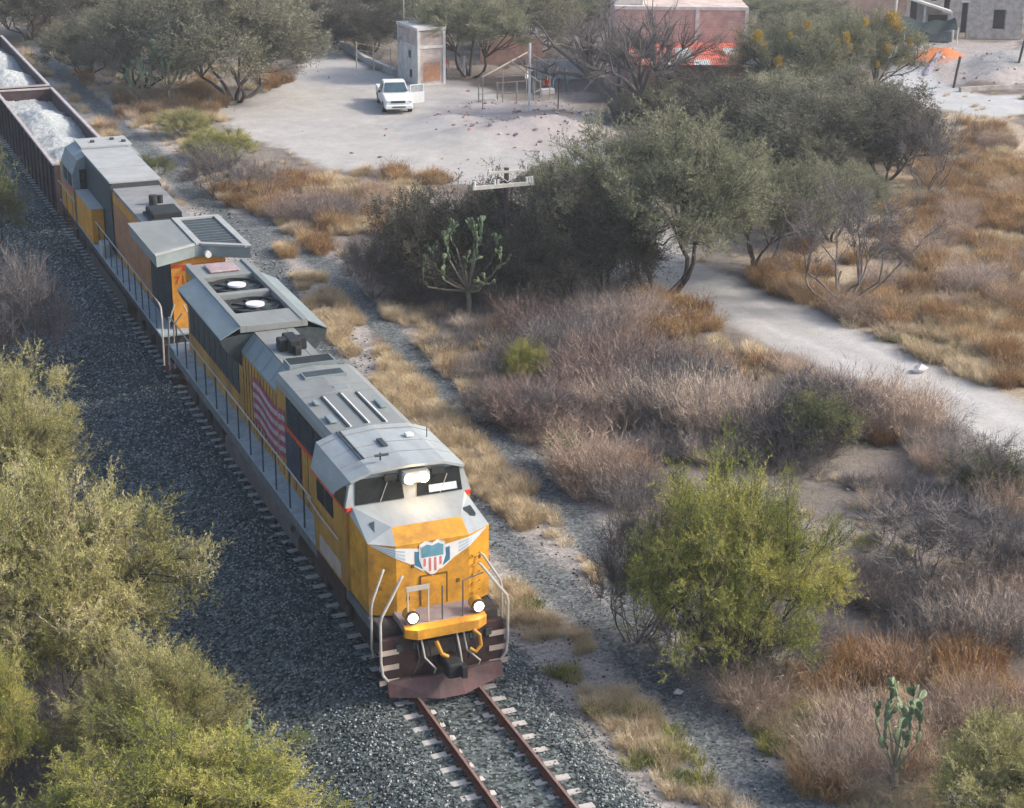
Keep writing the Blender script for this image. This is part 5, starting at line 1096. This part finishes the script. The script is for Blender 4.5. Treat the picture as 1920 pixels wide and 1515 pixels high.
wagon(46.2, 20.0, 'dark gondola wagon next to the second locomotive with two stone heaps', ((3.2,1.15,4.6),(12.4,1.2,6.4),(7.6,.8,4)), 1)
wagon(67.2, 20.0, 'dark gondola wagon farther back with its rim running to the left edge', ((5.5,1.15,6.0),(14,1.15,6.0)), 2)

# ------------------------------------------------------------------ structures in the yards
m_brick = None
def brickmat(name, c1, c2, mortar, scale=1.0):
    m = bpy.data.materials.new(name); m.use_nodes = True; N = m.node_tree.nodes; L = m.node_tree.links; b = N['Principled BSDF']; b.inputs['Roughness'].default_value = .9
    tc = N.new('ShaderNodeTexCoord'); mp = N.new('ShaderNodeMapping'); mp.inputs['Rotation'].default_value = (math.pi/2,0,0); L.new(tc.outputs['Object'], mp.inputs[0])
    br = N.new('ShaderNodeTexBrick'); br.inputs['Scale'].default_value = 1; br.inputs['Brick Width'].default_value = .30*scale; br.inputs['Row Height'].default_value = .10*scale; br.inputs['Mortar Size'].default_value = .012
    br.inputs['Color1'].default_value = (*c1,1); br.inputs['Color2'].default_value = (*c2,1); br.inputs['Mortar'].default_value = (*mortar,1); L.new(mp.outputs[0], br.inputs[0])
    n = N.new('ShaderNodeTexNoise'); n.inputs['Scale'].default_value = 1.3; n.inputs['Detail'].default_value = 8; L.new(tc.outputs['Object'], n.inputs[0])
    r = N.new('ShaderNodeMapRange'); r.inputs[1].default_value = .3; r.inputs[2].default_value = .7; r.inputs[3].default_value = .75; r.inputs[4].default_value = 1.25; L.new(n.outputs[0], r.inputs[0])
    mx = N.new('ShaderNodeMix'); mx.data_type = 'RGBA'; mx.blend_type = 'MULTIPLY'; mx.inputs[0].default_value = 1; L.new(br.outputs[0], mx.inputs[6]); L.new(r.outputs[0], mx.inputs[7]); L.new(mx.outputs[2], b.inputs['Base Color'])
    bp = N.new('ShaderNodeBump'); bp.inputs['Distance'].default_value = .02; L.new(br.outputs['Fac'], bp.inputs['Height']); bp.invert = True; L.new(bp.outputs[0], b.inputs['Normal']); return m
m_bk1 = brickmat('brick_red', (.42,.20,.15), (.36,.19,.15), (.34,.29,.26)); m_bk2 = brickmat('brick_pink', (.62,.38,.31), (.55,.35,.30), (.56,.44,.39)); m_bk3 = brickmat('brick_pale', (.56,.44,.39), (.50,.41,.37), (.54,.50,.46))
m_con = mat('concrete', (.44,.43,.41), .9, var=.2, scale=3, bump=.2); m_con2 = mat('lime_wash', (.64,.62,.58), .9, var=.2, scale=2, dirt=(.42,.36,.33), dirt_amt=.6)
m_wood = mat('weathered_timber', (.29,.245,.21), .9, var=.3, scale=5, stretch=(4,4,1)); m_wd = mat('dark_timber', (.06,.05,.048), .9, var=.3, scale=5)
m_rub = mat('rubble_masonry', (.38,.355,.33), .95, var=.35, scale=2.2, bump=.8, dirt=(.22,.19,.17), dirt_amt=.8)
G0 = -.5
# brick tower
e = empty('brick_tower', (28.25,79.9,gz(28.2,80)-.05), .05, 'small square brick tower with pale flat top beside the parked pickup', 'tower')
mb = MB(); mb.box(.06,2.04,.06,3.64,0,3.75); t = mb.build('wall', m_bk3, e)
mb = MB(); 
for x in (0,1.9):
    for y in (0,3.5): mb.box(x,x+.2,y,y+.2,0,3.8)
mb.box(.2,1.9,0.01,.19,2.55,2.75); mb.box(.2,1.9,3.51,3.69,2.55,2.75); mb.box(.01,.19,.2,3.5,2.55,2.75); mb.box(.2,1.9,.012,.19,0,.15); mb.build('concrete_frame', m_con2, e)
mb = MB(); mb.box(-.05,2.15,-.05,3.75,3.8,3.98); mb.build('roof', mat('roof_white', (.60,.58,.55), .9, var=.12, scale=2), e)
mb = MB(); mb.box(.0,.058,.21,3.49,.01,2.54); mb.build('rendered_side', m_con2, e)
for z, y in ((1.75,1.2),(.45,1.0)):
    mb = MB(); mb.box(-.012,-.002,y,y+.45,z,z+.55); mb.build('window', m_gls, e)
mb = MB(); mb.box(.45,1.7,.045,.057,.3,1.6); mb.build('orange_patch', mat('orange_wash', (.48,.24,.13), .9, var=.25, scale=3, dirt=(.44,.34,.30), dirt_amt=.9), e)
mb = MB(); mb.tube([(.4,3.4,3.98),(.4,3.4,6.8)], .04, 6); mb.build('mast', m_rail_p, e)
# low kerb wall and wire fence by the tower
def wall_thing(name, label, cat, pts_, h, th, m, cap=None, z0=-.15):
    e = empty(name, (pts_[0][0], pts_[0][1], gz(*pts_[0])), 0, label, cat)
    for (a, b) in zip(pts_[:-1], pts_[1:]):
        a = Vector(a); b = Vector(b); d = (b-a); L_ = d.length; o = Vector(pts_[0])
        mb = MB(); mb.box(0, L_, -th/2, th/2, z0, h); w_ = mb.build('wall', m, e); w_.location = (a.x-o.x, a.y-o.y, gz(a.x,a.y)-gz(*pts_[0])); w_.rotation_euler = (0,0,math.atan2(d.y,d.x))
        if cap: mb = MB(); mb.box(-.05, L_+.05, -th/2-.04, th/2+.04, h+.002, h+.1); c = mb.build('coping', cap, w_)
    return e
wall_thing('kerb_wall', 'low pale kerb wall curving up the far side of the yard', 'wall', [(29.4,106.5),(28.7,99),(28.0,90),(28.1,84.2)], .45, .35, m_con)
def fence(label, pts_, h, mpost, n_rail=2, name='fence'):
    e = empty(name, (pts_[0][0], pts_[0][1], gz(*pts_[0])), 0, label, 'fence'); o = Vector((*pts_[0], gz(*pts_[0])))
    P_ = [Vector((x, y, gz(x,y)))-o for x, y in pts_]
    for p in P_: mb = MB(); mb.tube([p+Vector((0,0,-.2)), p+Vector((rnd.uniform(-.05,.05),0,h))], .05, 6); mb.build('post', mpost, e)
    for k in range(n_rail):
        for a, b in zip(P_[:-1], P_[1:]): mb = MB(); z = Vector((0,0,h*(.45+.5*k/max(1,n_rail-1)))); mb.tube([a+z, b+z], .025, 5); mb.build('rail', mpost, e)
    return e
fence('wire and pipe fence left of the brick tower', [(26.6,88.5),(27.3,86.6),(27.9,84.6)], 1.9, m_rail_p, 3)
mb = MB(); mb.box(0,4.6,0,.2,-.2,2.1); w_ = mb.build('brick_wall', m_bk1, None); w_.location = (35.6,86.6,G0); w_.rotation_euler = (0,0,-.3); tag(w_, 'red brick wall behind the leaning timber frame, right of the shade tree', 'wall')
e = empty('small_house', (30.5,104,G0), -.4, 'small pale red house half hidden by dark trees behind the brick tower', 'house')
mb = MB(); mb.box(0,4.5,0,4,0,1.9); mb.build('wall', m_bk3, e); mb = MB(); mb.box(-.2,4.7,-.2,4.2,1.9,2.05); mb.build('roof', mat('roof_faded_red', (.42,.28,.25), .85, var=.2), e)
# leaning timber shed frame
e = empty('timber_frame', (28.8,69.8,gz(28.8,69.8)), 0, 'leaning open timber shed frame with one long sloping beam in the yard', 'shed frame')
o = Vector((28.8,69.8,gz(28.8,69.8)))
def beam(a, b, r, m=m_wood, nm='beam', par=None, oo=None):
    mb = MB(); mb.tube([Vector(a)-(oo or o), Vector(b)-(oo or o)], r, 6); return mb.build(nm, m, par or e)
beam((29.0,69.9,1.6),(33.9,73.9,2.35),.06); beam((33.9,73.9,2.35),(35.0,72.3,1.6),.05); beam((32.0,72.3,2.1),(33.4,70.8,.9),.05)
for a in ((29.1,70.0,1.6),(31.2,71.7,1.95),(33.8,73.8,2.35),(34.9,72.4,1.6)): beam((a[0],a[1],gz(a[0],a[1])-.2), a, .035, nm='post')
beam((31.0,72.4,.7),(33.0,71.9,.8),.035); beam((31.0,72.4,1.1),(33.0,71.9,1.2),.035, nm='beam')
fence('small pole corral with thin grey posts beside the timber frame', [(29.7,72.2),(31.2,72.6),(32.4,72.2),(33.4,71.6),(34.2,72.4)], 1.2, mat('weathered_grey', (.27,.25,.235), .9, var=.3), 1, 'corral_fence')
mb = MB(); mb.cyl((0,0,2.1), 'z', .075, 4.4, 10); pl = mb.build('white_pole', m_wht, None); pl.location = (31.2,67.3,gz(31.2,67.3)); tag(pl, 'slim white pole standing on the rubble in front of the people', 'pole')
mb = MB(); mb.tube([(0,0,-.2),(.05,0,2.0)], .04, 6); pl = mb.build('thin_stake', m_wd, None); pl.location = (33.7,68.4,gz(33.7,68.4)); tag(pl, 'thin dark stake right of the white pole, before the old bare tree', 'stake')
mb = MB(); mb.bevbox(-.5,.5,-.25,.25,0,.4,.04); pl = mb.build('stone_trough', m_con, None); pl.location = (35.25,73.7,gz(35.25,73.7)); tag(pl, 'pale stone trough among the group of people', 'trough')
# red brick house with corrugated roof
e = empty('brick_house', (44.2,71.4,G0), -.40, 'red brick house with concrete ties and a low red corrugated roof behind the bare tree', 'house')
mb = MB(); mb.box(-4.6,4.4,.02,6,0,5.7); mb.build('wall', m_bk1 if False else m_bk2, e)
mb = MB(); mb.box(.85,1.1,-.06,.018,0,5.7); mb.box(4.2,4.42,-.05,.018,0,5.7); mb.box(-4.6,4.4,-.04,.018,5.5,5.72); mb.build('concrete_frame', m_con2, e)
mb = MB(); mb.box(-3.6,4.7,-4.3,-4.1,0,2.4); mb.box(-3.6,-3.4,-4.1,0,0,3); mb.build('front_wall', m_bk1, e)
mb = MB(); mb.box(-1.3,.1,-4.32,-4.302,.1,2.0); mb.build('doorway', m_blk, e)
m_rr = mat('roof_sheet_red', (.70,.17,.11), .6, var=.2, scale=2, dirt=(.45,.26,.22), dirt_amt=.6); m_rg = mat('roof_sheet_pale', (.52,.55,.52), .6, var=.15, scale=2)
for r_ in range(4):
    for c_ in range(8):
        x0 = -3.9 + c_*1.08; y0 = -4.55 + r_*1.15; mb = MB(); n_ = 8; z = lambda y: 2.55 + (y+4.55)*.16
        top_ = []; 
        for i in range(n_*2+1):
            x = x0 + 1.12*i/(n_*2); top_.append((x, .035*(i % 2)))
        mb.loft([[(x, yy, z(yy)+h_+.012*r_) for x, h_ in top_]+[(x, yy, z(yy)+h_-.02+.012*r_) for x, h_ in top_[::-1]] for yy in (y0, y0+1.22)])
        pale = (r_, c_) in ((1,3),(2,6),(0,2),(0,4),(2,3),(0,7)); mb.build('roof_sheet', m_rg if pale else m_rr, e)
mb = MB(); mb.bevbox(-4.6,-2.6,1,3,5.705,6.6,.05); mb.build('water_tank', m_con2, e)
wall_thing('white_wall', 'long whitewashed wall far behind the old bare tree', 'wall', [(51.2,108.0),(58.5,105.0)], 1.6, .25, m_con2)
# pale shed wall behind the old tree
wall_thing('low_block_wall', 'low grey block wall behind the group of people', 'wall', [(37.0,80.0),(41.0,78.3)], 1.3, .2, m_con)
# pink wall, post, ruined stone building
e = wall_thing('pink_wall', 'long faded pink brick wall behind the orange earth heap', 'wall', [(66.5,98.6),(73.3,95.4),(81.5,92.0)], 4.2, .25, m_bk2)
mb = MB(); mb.tube([(0,0,-.2),(0,0,6)], .13, 10); pl = mb.build('concrete_pole', m_con2, None); pl.location = (72.2,86.9,gz(72.2,86.9)); tag(pl, 'pale concrete pole in front of the pink wall', 'pole')
e = empty('stone_building', (74.6,87.2,gz(75,86)), -.46, 'unfinished grey rubble-stone building with tall dark openings at the top right corner', 'building')
def wall_open(e, L_, H_, th, ops, m, y=0):
    xs_ = sorted({0, L_, *[o_[0] for o_ in ops], *[o_[1] for o_ in ops]}); 
    for i, (a, b) in enumerate(zip(xs_[:-1], xs_[1:])):
        cuts = sorted([(o_[2], o_[3]) for o_ in ops if o_[0] <= a+1e-6 and o_[1] >= b-1e-6]); z = 0
        mb = MB(); any_ = False
        for c0, c1 in cuts:
            if c0 > z: mb.box(a,b,y,y+th,z,c0); any_ = True
            z = c1
        if z < H_: mb.box(a,b,y,y+th,z,H_); any_ = True
        if any_: mb.build('wall', m, e)
ops = [(.9,2.5,.1,1.9),(1.0,1.5,3.0,4.2),(2.1,2.6,2.2,3.3),(3.6,4.1,.05,2.9),(3.6,4.1,3.15,4.6),(6.2,7.2,.8,2.4)]
wall_open(e, 8.6, 5.6, .35, ops, m_rub)
mb = MB(); mb.box(0,8.6,3.5,3.6,0,5.6); mb.box(0,.1,.35,3.5,0,5.6); mb.build('back_wall', m_blk, e)
mb = MB(); mb.box(3.5,4.2,-.04,-.002,2.95,3.1); mb.box(2.0,2.7,-.04,-.002,2.05,2.18); mb.build('lintel', m_con2, e)
mb = MB(); mb.loft([[(-1.2,-1.4,3.3),(-1.2,-.05,3.3),(-1.2,-.05,3.5),(-1.2,-1.4,3.5)],[(2.6,-1.4,2.15),(2.6,-.05,2.15),(2.6,-.05,2.35),(2.6,-1.4,2.35)]]); mb.build('stair_slab', m_con2, e)
mb = MB()
for x in (-1.1,.3,2.5): mb.box(x,x+.18,-1.3,-1.12,0,3.2 if x < 0 else (2.75 if x < 1 else 2.1))
mb.build('post', m_con, e)
# dark shade net and tarpaulin
nx_, ny_ = 16, 8; A, B_ = np.meshgrid(np.linspace(0,4.2,nx_), np.linspace(0,1.9,ny_), indexing='ij'); zz = 1.9 - .55*np.sin(A/4.2*math.pi)*.7 - B_*.35 + .12*np.sin(A*3+B_*2)
V_ = np.concatenate([np.stack([A,-B_,zz],-1).reshape(-1,3), np.stack([A,-B_,zz-.02],-1).reshape(-1,3)]); I_ = np.arange(nx_*ny_).reshape(nx_,ny_); Fq = np.stack([I_[:-1,:-1],I_[1:,:-1],I_[1:,1:],I_[:-1,1:]],-1).reshape(-1,4)
e = empty('shade_net', (72.6,86.4,gz(73,86)), -.46, 'dark green shade net sagging on poles in front of the stone building', 'shade net')
np_mesh('net', V_, np.concatenate([Fq, Fq[:,::-1]+nx_*ny_]), mat('net_green', (.025,.04,.042), .9, var=.3, scale=3), parent=e)
for x, y in ((0,0),(4.2,0),(0,-1.9),(4.2,-1.9)): mb = MB(); mb.tube([(x,y,-.1),(x,y,1.9 if y == 0 else 1.35)], .04, 6); mb.build('pole', m_con2, e)
for k, (x0,x1) in enumerate(((.2,1.6),(1.9,4.0))):
    mb = MB(); mb.bevbox(x0,x1,-.9,-.1,0,.95,.08); mb.build('covered_bundle', mat('tarp_slate', (.10,.13,.15), .8, var=.3, scale=3), e)
# leaning posts, plank, brick row
for (x, y, lx, lab) in ((62.9,66.1,.5,'dark leaning post beside the orange earth heap, left one of two'),(70.0,68.2,.65,'dark leaning post at the right edge of the yard, right one of two')):
    mb = MB(); mb.tube([(0,0,-.2),(lx*.5,.1,1.1),(lx,.2,2.1)], .09, 7); p_ = mb.build('leaning_post', m_wd, None); p_.location = (x,y,gz(x,y)); tag(p_, lab, 'post', 'dark leaning posts')
mb = MB(); mb.loft([[(0,0,0),(.35,-.15,0),(.35,-.15,.04),(0,0,.04)],[(2.3,1.7,1.25),(2.65,1.55,1.25),(2.65,1.55,1.29),(2.3,1.7,1.29)]]); p_ = mb.build('metal_sheet', mat('sheet_mauve', (.34,.30,.36), .6, var=.2), None); p_.location = (63.6,70.6,gz(63.6,70.6)+.05); tag(p_, 'long narrow metal sheet leaning on the orange earth heap', 'sheet')
wall_thing('rubble_row', 'low row of stacked stones along the far edge of the dry field', 'wall', [(62.5,64.8),(67.0,64.5),(72,63.6)], .32, .3, m_rub)
# telegraph pole
e = empty('telegraph_pole', (14.09,30.16,gz(14.1,30.2)), 0, 'dark telegraph pole with two pale crossarms rising out of the dark trees', 'utility pole')
mb = MB(); mb.tube([(0,0,-.3),(0,0,3),(0,0,5.7)], .14, 9, 0, .10); mb.build('pole', m_wd, e)
mb = MB(); mb.box(-1.5,1.15,-.16,-.03,4.93,5.08); ca = mb.build('crossarm', m_cream if False else mat('crossarm_pale', (.50,.48,.42), .8, var=.2, scale=4), e)
mb = MB(); mb.box(-.85,.75,-.14,-.03,5.52,5.61); cb_ = mb.build('crossarm', MATS['crossarm_pale'], e)
for x in (-1.42,-.55,-.40,.85,.97,1.09): mb = MB(); mb.cyl((x,-.09,5.18), 'z', .05, .2, 8); mb.build('insulator', m_wht, ca)
for x in (-.8,.8): mb = MB(); mb.cyl((x,-.09,5.68), 'z', .045, .14, 8); mb.build('insulator', m_wht, cb_)
mb = MB(); mb.tube([(-.45,-.08,5.52),(0,-.1,5.15)], .02, 5); mb.tube([(.45,-.08,5.52),(0,-.1,5.15)], .02, 5); mb.build('brace', MATS['crossarm_pale'], e)
# pale stones by the road
for k, (x, y, s, lab) in enumerate(((24.9,16.3,.32,'white boulder lying on the far verge of the white road'),(27.7,23.9,.22,'white stone at the foot of the leafless multi-stemmed tree'),(9.0,13.7,.2,'pale stone on the right edge of the grey path'),(5.5,-1.2,.14,'small pale stone under the rounded yellow-green thorn tree'))):
    o_ = stone_proto('boulder', mat('pale_rock', (.58,.57,.56), .9, var=.2, scale=3), 40+k); link(o_); o_.location = (x,y,gz(x,y)+s*.4); o_.scale = (s,s*.8,s*.8); tag(o_, lab, 'stone')

# ------------------------------------------------------------------ white pickup
e = empty('pickup_truck', (24.15,73.1,gz(24,73)), -.22, 'white double-cab pickup truck with one front door open, parked in the dirt yard', 'pickup truck')
m_car = mat('car_white', (.74,.75,.73), .35, var=.05, scale=2, spec=.5); m_tyre = mat('tyre', (.02,.02,.02), .9); m_cg = mat('car_glass', (.05,.09,.11), .15, var=.3, scale=3, spec=.6); m_lampc = mat('car_lamp', (.5,.5,.5), .2, spec=.6)
def ringx(y, w_, zb, zt, r_=.08): return [(-w_+r_,y,zb),(w_-r_,y,zb),(w_,y,zb+r_),(w_,y,zt-r_),(w_-r_,y,zt),(-w_+r_,y,zt),(-w_,y,zt-r_),(-w_,y,zb+r_)]
mb = MB(); mb.loft([ringx(-2.62,.72,.42,.78), ringx(-2.58,.84,.34,.90), ringx(-2.35,.90,.33,.98), ringx(-1.6,.92,.33,1.06), ringx(-1.0,.92,.33,1.10), ringx(.9,.92,.33,1.12), ringx(.95,.92,.33,1.10), ringx(1.0,.92,.33,.62)]); body = mb.build('body', m_car, e, smooth=False, bevel=.02)
mb = MB(); mb.box(-.92,.92,1.0,2.62,.42,.60); mb.box(-.92,-.84,1.0,2.62,.60,1.10); mb.box(.84,.92,1.0,2.62,.60,1.10); mb.box(-.84,.84,2.55,2.62,.60,1.08); mb.build('cargo_bed', m_car, e, bevel=.02)
def ringc(y, w0, w1, z0, z1): return [(-w0,y,z0),(w0,y,z0),(w1,y,z1),(-w1,y,z1)]
mb = MB(); mb.loft([[(-.84,-1.05,1.09),(.84,-1.05,1.09),(.86,-.95,1.12),(-.86,-.95,1.12)], [(-.88,-.4,1.1),(.88,-.4,1.1),(.68,-.33,1.70),(-.68,-.33,1.70)], [(-.88,-.1,1.1),(.88,-.1,1.1),(.68,-.1,1.74),(-.68,-.1,1.74)], [(-.88,.7,1.1),(.88,.7,1.1),(.68,.62,1.73),(-.68,.62,1.73)], [(-.86,.98,1.1),(.86,.98,1.1),(.70,.84,1.66),(-.70,.84,1.66)]]); cabn = mb.build('cabin', m_car, e)
mb = MB(); mb.add([(-.76,-.985,1.16),(.76,-.985,1.16),(.63,-.40,1.665),(-.63,-.40,1.665)], [(0,1,2,3)]); ws = mb.build('windscreen', m_cg, cabn); ws.location = (0,-.012,.016)
for sx in (-1,1):
    for y0, y1 in ((-.55,.1),(.2,.75)):
        mb = MB(); mb.add([(sx*.886,y0,1.16),(sx*.886,y1,1.16),(sx*.715,y1,1.62),(sx*.715,y0+.22,1.62)], [(0,1,2,3)]); mb.build('side_window', m_cg, cabn)
    mb = MB(); mb.bevbox(min(sx*.95,sx*1.12),max(sx*.95,sx*1.12),-.85,-.75,1.12,1.28,.02); mb.build('wing_mirror', m_blk if sx < 0 else m_car, e)
    mb = MB(); mb.bevbox(min(sx*.56,sx*.84),max(sx*.56,sx*.84),-2.615,-2.55,.72,.88,.02); mb.build('headlight', m_lampc, e)
    for y in (-1.62,1.6):
        mb = MB(); mb.cyl((sx*.82,y,.37), 'x', .37, .24, 20); wh = mb.build('wheel', m_tyre, e); mb = MB(); mb.cyl((sx*.945,y,.37), 'x', .2, .02, 12); mb.build('rim', m_lampc, wh)
mb = MB(); mb.bevbox(-.5,.42,-2.65,-2.60,.74,.88,.01); mb.build('grille', m_dkt, e)
mb = MB(); mb.bevbox(-.88,.88,-2.72,-2.5,.36,.62,.05); bp_ = mb.build('bumper', m_car, e); mb = MB(); mb.box(-.42,.42,-2.735,-2.722,.46,.54); mb.build('lower_intake', m_dkt, bp_)
mb = MB(); mb.box(0,.06,-.02,1.0,.4,1.1); 
mb.box(0.01,.05,-.0,.04,1.1,1.55); mb.box(0.01,.05,.92,.97,1.1,1.6); mb.box(.01,.05,.0,.97,1.55,1.6); d_ = mb.build('open_door', m_car, e); d_.location = (.93,-.9,0); d_.rotation_euler = (0,0,-1.25)
mb = MB(); mb.box(.02,.04,.045,.915,1.1,1.55); mb.build('door_window', mat('clear_glass', (.35,.38,.38), .2, spec=.6), d_)

# ------------------------------------------------------------------ people
m_skin = mat('skin', (.28,.15,.10), .6, var=.05)
def person(x, y, rz, label, shirt, trousers, hair=(.02,.016,.013), h=1.70, pose='stand', hat=None):
    s = h/1.7; J = []; E_ = []; Rr = []; lab = []
    def j(p, r_, l, par=None): J.append(tuple(c*s for c in p)); Rr.append(r_*s); lab.append(l); (E_.append((par, len(J)-1)) if par is not None else None); return len(J)-1
    hz = .93 if pose != 'crouch' else .42; lean = 0 if pose == 'stand' else -.25
    pel = j((0,0,hz), .135, 't'); ab = j((0,lean*.3,hz+.2), .125, 's', pel); ch = j((0,lean*.7,hz+.42), .155, 's', ab); nk = j((0,lean*.9,hz+.56), .06, 'k', ch); hd = j((0,lean-.015,hz+.70), .105, 'k', nk); j((0,lean-.01,hz+.79), .085, 'h', hd); 
    for sx in (-1,1):
        sh = j((sx*.17,lean*.8,hz+.47), .06, 's', ch); 
        if pose == 'crouch' or (pose == 'lift' and sx == 1): el = j((sx*.24,lean-.15,hz+.25), .045, 's', sh); hn = j((sx*.14,lean-.38,hz+.22), .035, 'k', el); j((sx*.12,lean-.46,hz+.20), .03, 'k', hn)
        else: el = j((sx*.24,.03,hz+.20), .045, 's', sh); hn = j((sx*.25,-.04,hz-.04), .034, 'k', el); j((sx*.25,-.06,hz-.13), .03, 'k', hn)
        hp = j((sx*.09,0,hz-.06), .095, 't', pel)
        if pose == 'crouch': kn = j((sx*.14,-.38,.46), .07, 't', hp); an = j((sx*.13,-.12,.10), .05, 't', kn)
        else: kn = j((sx*.11,-.02,.48), .065, 't', hp); an = j((sx*.12,.02*sx,.09), .048, 't', kn)
        j((sx*.13,-.14 if pose != 'crouch' else -.28,.04), .04, 'f', an)
    me = bpy.data.meshes.new('p'); me.from_pydata(J, E_, []); ob = bpy.data.objects.new('p', me); link(ob)
    sm = ob.modifiers.new('s', 'SKIN'); me.skin_vertices.new() if hasattr(me.skin_vertices, 'new') and not me.skin_vertices else None
    if not me.skin_vertices:
        bpy.context.view_layer.objects.active = ob; bpy.ops.object.select_all(action='DESELECT'); ob.select_set(True); bpy.ops.mesh.customdata_skin_add()
    for i, r_ in enumerate(Rr): me.skin_vertices[0].data[i].radius = (r_*.9, r_*.9); 
    me.skin_vertices[0].data[0].use_root = True
    ob.modifiers.new('b', 'SUBSURF').levels = 1
    dg = bpy.context.evaluated_depsgraph_get(); bm_ = bpy.data.meshes.new_from_object(ob.evaluated_get(dg)); bpy.data.objects.remove(ob)
    key = {'t':0,'s':1,'k':2,'h':3,'f':4}; bm_.materials.clear()
    for m in (mat('cloth_%d_%d_%d' % tuple(int(c*100) for c in trousers), trousers, .9, var=.1), mat('cloth_%d_%d_%d' % tuple(int(c*100) for c in shirt), shirt, .9, var=.1), m_skin, mat('hair_%d' % int(hair[0]*1000), hair, .8), m_blk): bm_.materials.append(m)
    JN = np.array(J)
    for p in bm_.polygons: i = int(np.argmin(((JN-np.array(p.center))**2).sum(1))); p.material_index = key[lab[i]]; p.use_smooth = True
    o_ = bpy.data.objects.new('person', bm_); link(o_); o_.location = (x, y, gz(x,y)); o_.rotation_euler = (0,0,rz); tag(o_, label, 'person')
    if hat:
        mb = MB(); mb.cyl((0,lean*s,(hz+.82)*s), 'z', .09*s, .1*s, 12); mb.cyl((0,lean*s,(hz+.785)*s), 'z', .19*s, .02*s, 16); mb.build('hat', mat('hat_straw', hat, .9), o_)
    return o_
person(30.95,81.6,.2,'person in a red top standing half hidden beside the brick tower', (.45,.10,.09), (.25,.25,.25), h=1.65)
person(32.5,82.2,-.2,'person in a light patterned shirt and pale trousers under the shade tree', (.42,.40,.42), (.48,.50,.52), h=1.75)
person(34.15,74.6,.9,'person in a white shirt and dark trousers left in the group by the white pole', (.70,.70,.68), (.05,.07,.07), h=1.70)
person(34.95,75.2,.0,'person in a dark sleeveless top second from left in the group', (.04,.07,.08), (.20,.22,.22), h=1.6)
person(35.5,74.3,-.4,'person in a red top crouching in the middle of the group', (.38,.07,.05), (.05,.05,.09), pose='crouch')
person(36.1,74.4,.3,'person in a dark purple shirt and blue jeans standing right in the group', (.07,.05,.09), (.14,.22,.30), h=1.78, pose='lift')
person(36.8,74.1,-.6,'person in teal trousers at the right end of the group by the bare tree', (.16,.15,.16), (.06,.18,.18), h=1.6)
